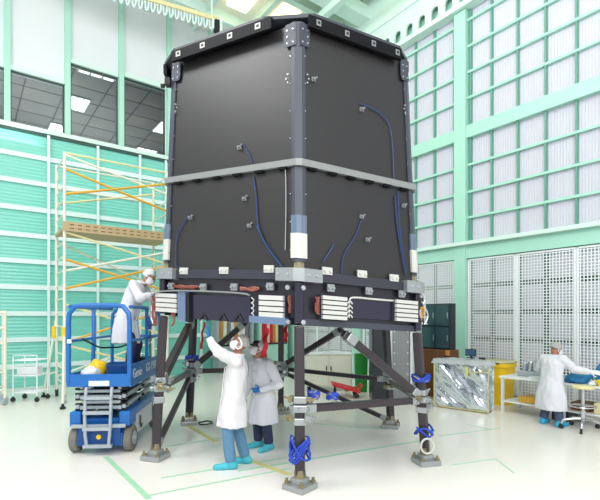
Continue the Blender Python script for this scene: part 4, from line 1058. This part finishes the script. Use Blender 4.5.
b = MB(); b.tube([STL + V3((.20 * math.cos(q), .20 * math.sin(q), .42)) for q in [2 * PI * k / 24 for k in range(24)]], .012, 6, closed=True)
for k in range(3): a = 2 * PI * k / 3; b.cyl(STL + V3((.03 * math.cos(a), .03 * math.sin(a), .42)), STL + V3((.2 * math.cos(a), .2 * math.sin(a), .42)), .009, 6)
build(b, 'foot_ring', M_steel, ST, smooth=True)
b = MB(); b.loft([[STL + V3((r * math.cos(q), r * math.sin(q), z)) for q in [2 * PI * k / 28 for k in range(28)]] for r, z in ((.15, .73), (.18, .745), (.18, .775), (.15, .79), (.02, .795))]); build(b, 'seat', M_scafp, ST, smooth=True)

# ================================================================== BEHIND THE STAND
def wbox(name, m, parent, c, size, rz=0.0, bev=.01): b = MB(); b.box(c, size, rz=rz, bev=bev); return build(b, name, m, parent)
def pc(px, d): p = at(px, HY, d); p.z = 0; return p
# cream rolling cabinet
c = pc(328, 12.3); CB = thing('rolling_cabinet', 'cream rolling cabinet on casters seen through the stand legs', 'cabinet', c)
wbox('body', M_cab, CB, c + V3((0, 0, .55)), (1.25, .5, .86), 0, .015); wbox('top', M_wood, CB, c + V3((0, 0, 1.0)), (1.3, .55, .04))
for k in range(2):
    d = wbox('door', M_cab, CB, c + V3((-.31 + .62 * k, -.26, .56)), (.59, .02, .8), 0, .006); wbox('handle', M_blk, d, c + V3((-.08 + .16 * k - (.02 if k else -.02), -.285, .62)), (.03, .03, .12))
for sx in (-1, 1):
    for sy in (-1, 1): q = c + V3((sx * .52, sy * .18, .055)); b = MB(); b.cyl(q - V3((0, .02, 0)), q + V3((0, .02, 0)), .055, 12); b.box(q + V3((0, 0, .05)), (.04, .05, .05)); build(b, 'caster', M_blk, CB)
wbox('sheet', M_white, None, c + V3((.1, 0, 1.035)), (.5, .3, .03)); tag(bpy.context.scene.objects['sheet'], 'white paper pile on top of the cream cabinet', 'paper')
bpy.context.scene.objects['sheet'].name = 'paper_pile'
tote(pc(361, 12.0), .32, .34, 1.0, 0, M_green, 'waste_bin', 'tall green bin behind the crossing braces of the stand', 'bin')
t = tote(pc(373, 11.6), .20, .22, .66, 0, M_white, 'waste_bin', 'small white bin next to the tall green bin', 'bin')
# red pallet dolly
c = pc(347, 11.2); RD = thing('red_dolly', 'red low dolly with a raised handle on the floor behind the crossbeam', 'dolly', c)
b = MB(); b.slab([c + V3((-.38, -.3, .36)), c + V3((.30, -.3, .18)), c + V3((.30, .3, .18)), c + V3((-.38, .3, .36))], (0, 0, -1), .05); build(b, 'deck', M_red, RD)
b = MB()
for x in (-.3, .22):
    for y in (-.22, .22): q = c + V3((x, y, .06)); b.cyl(q - V3((0, .02, 0)), q + V3((0, .02, 0)), .06, 12); b.bar(q + V3((0, 0, .04)), q + V3((0, 0, .28 if x < 0 else .16)), .03)
build(b, 'caster', M_blk, RD)
b = MB(); b.tube([c + V3((.25, -.2, .18)), c + V3((.36, -.2, .30)), c + V3((.36, .2, .30)), c + V3((.25, .2, .18))], .02, 8); build(b, 'handle', M_red, RD)
# navy cabinet and grey riveted column
c = pc(378, 10.9); NC = thing('control_cabinet', 'tall navy control cabinet behind the brace of the stand', 'cabinet', c)
wbox('body', M_navy, NC, c + V3((0, 0, .95)), (.36, .5, 1.88)); d = wbox('door', M_rack, NC, c + V3((0, -.26, .97)), (.32, .02, 1.78)); wbox('handle', M_steel, d, c + V3((.12, -.28, .95)), (.02, .025, .2))
c = pc(399, 11.0); GC = thing('riveted_column', 'grey riveted metal column behind the stand leg nearest the foil crate', 'column', c)
GC['kind'] = 'thing'
wbox('shaft', M_grille, GC, c + V3((0, 0, .95)), (.42, .42, 1.9)); wbox('flange_strip', M_lwhite, GC, c + V3((-.245, -.1, .95)), (.06, .3, 1.9)); wbox('flange_strip', M_lwhite, GC, c + V3((.245, -.1, .95)), (.06, .3, 1.9))
b = MB()
for sx in (-.16, .16):
    for k in range(6): q = c + V3((sx, -.21, .35 + k * .26)); b.cyl(q, q - V3((0, .02, 0)), .022, 8)
build(b, 'rivet', M_silver, GC)
# cabinets at the far end of the teal wall
def far_cab(u0, u1, name, label, frame, fill, z1=2.15, seed=2):
    random.seed(seed); t = thing(name, label, 'cabinet', R((u0 + u1) / 2, .35, 0))
    rb2('base_unit', frame, t, u0, u1, .15, .65, 0, .95, .01)
    rb2('back_board', M_cab, t, u0, u1, .15, .2, .95, z1); rb2('top_board', frame, t, u0, u1, .15, .6, z1, z1 + .08)
    for u in (u0, u1): rb2('side_board', frame, t, u - .05, u + .05, .15, .6, .95, z1 + .08)
    rb2('sill_board', M_blk, t, u0, u1, .58, .62, .96, 1.02)
    n = 8
    for k in range(n):
        w = (u1 - u0 - .2) / n; a = u0 + .1 + w * k
        o = rb2('binder', random.choice(fill), None, a + .01, a + w - .01, .25, .5, .951, .951 + random.uniform(.75, 1.05))
        tag(o, '%s, %s from its %s end' % (label.split(' cabinet')[0].replace('glazed', 'binder in the') + ' cabinet', ('1st', '2nd', '3rd', '4th', '5th', '6th', '7th', '8th')[k], 'corner'), 'binder', 'binders in the ' + label.split(' cabinet')[0] + ' cabinet')
far_cab(.55, 1.75, 'glazed_cabinet', 'mint glazed cabinet of orange binders in the far corner', M_mint, [M_orange, M_orange, M_scafp, M_cab, M_red])
far_cab(2.1, 3.5, 'glazed_cabinet', 'grey glazed cabinet of pale binders behind the reaching worker', M_lgrey, [M_grille, M_cab, M_white, M_orange], seed=6)

# ================================================================== FESTOON CABLE AND TROLLEY UNDER THE CEILING
e0, e1 = at(122, -3, 12.9), at(215, 23, 14.1); e0.z = e1.z = 11.28; dr = (e1 - e0).normalized(); e0 = e1 - dr * 4.2
FS = thing('festoon_rail', 'overhead rail with white looped festoon cable ending above the barrel', 'cable rail', (e0 + e1) / 2)
b = MB(); b.bar(e0 + V3((0, 0, .12)), e1 + dr * .1 + V3((0, 0, .12)), .10, .12); build(b, 'rail', M_scafp, FS)
n = 24; sd = V3((-dr.y, dr.x, 0))
for k in range(n):
    p = e0.lerp(e1, k / n) ; b = MB(); q = []
    for j in range(9): a = PI * j / 8; q.append(p + dr * (.05 - .05 * math.cos(a)) + V3((0, 0, .05 - .27 * math.sin(a))) + sd * .03 * math.sin(a * 2))
    b.tube(q, .028, 6); build(b, 'cable_loop', M_rail, FS, smooth=True)
b = MB(); b.box(e1 + V3((0, 0, -.10)) + dr * .05, (.16, .22, .34), rz=math.atan2(dr.y, dr.x), bev=.02); build(b, 'trolley', M_blk, FS)
b = MB(); b.box(e1 + dr * .17 + V3((0, 0, -.05)), (.09, .2, .44), rz=math.atan2(dr.y, dr.x), bev=.02); b.box(e1 - dr * .08 + V3((0, 0, -.10)), (.07, .2, .3), rz=math.atan2(dr.y, dr.x), bev=.02); build(b, 'trolley_plate', M_rail, FS)
for k in (0.1, 2.0, 3.9):
    b = MB(); p = e1 - dr * k; b.bar(p + V3((0, 0, .18)), V3((p.x, p.y, CEILZ - .02)), .05); build(b, 'hanger', M_mintl, FS)

# ================================================================== LIGHT, WORLD, CAMERA
w = bpy.data.worlds.new('world'); SC.world = w; w.use_nodes = True
w.node_tree.nodes['Background'].inputs[0].default_value = (.93, .97, 1, 1); w.node_tree.nodes['Background'].inputs[1].default_value = .8
def area(loc, size, power, col=(1, 1, 1), target=None):
    l = bpy.data.lights.new('fill_light', 'AREA'); l.shape = 'RECTANGLE'; l.size, l.size_y = size; l.energy = power; l.color = col
    o = bpy.data.objects.new('fill_light', l); COL.objects.link(o); o.location = loc
    d = (V3(target) - V3(loc)) if target else V3((0, 0, -1)); o.rotation_euler = d.to_track_quat('-Z', 'Y').to_euler(); return o
area((-7, 3.5, 11.6), (4, 4), 620, target=(-2, 7, 3)); area((2.5, -3, 6.5), (6, 4), 520, target=(3.5, 10, 1.2)); area((0, 0, 11.5), (6, 4), 350, target=(0, 6, 2))  # first two are added fills: barrel's left face; lower walls from behind camera
area((0, 6, 10.2), (8, 4), 220, target=(1, 9, 13))  # unseen uplight added to brighten the ceiling
area(R(8, -4.5, 6.95), (4, 10), 330, target=R(8, -4.5, 10))  # unseen upward fill below the sill, standing in for floor bounce
cam = bpy.data.cameras.new('camera'); co = bpy.data.objects.new('camera', cam); COL.objects.link(co)
co.location = (0, 0, CAMZ); co.rotation_euler = (PI / 2, 0, 0); cam.sensor_width = 36; cam.lens = FPX * 36 / 600; cam.shift_y = (HY - 250) / 600
cam.clip_end = 200
SC.camera = co
SC.view_settings.view_transform = 'Standard'; SC.view_settings.look = 'None'; SC.view_settings.exposure = 0.17; SC.view_settings.gamma = 1.0; SC.view_settings.use_curve_mapping = False
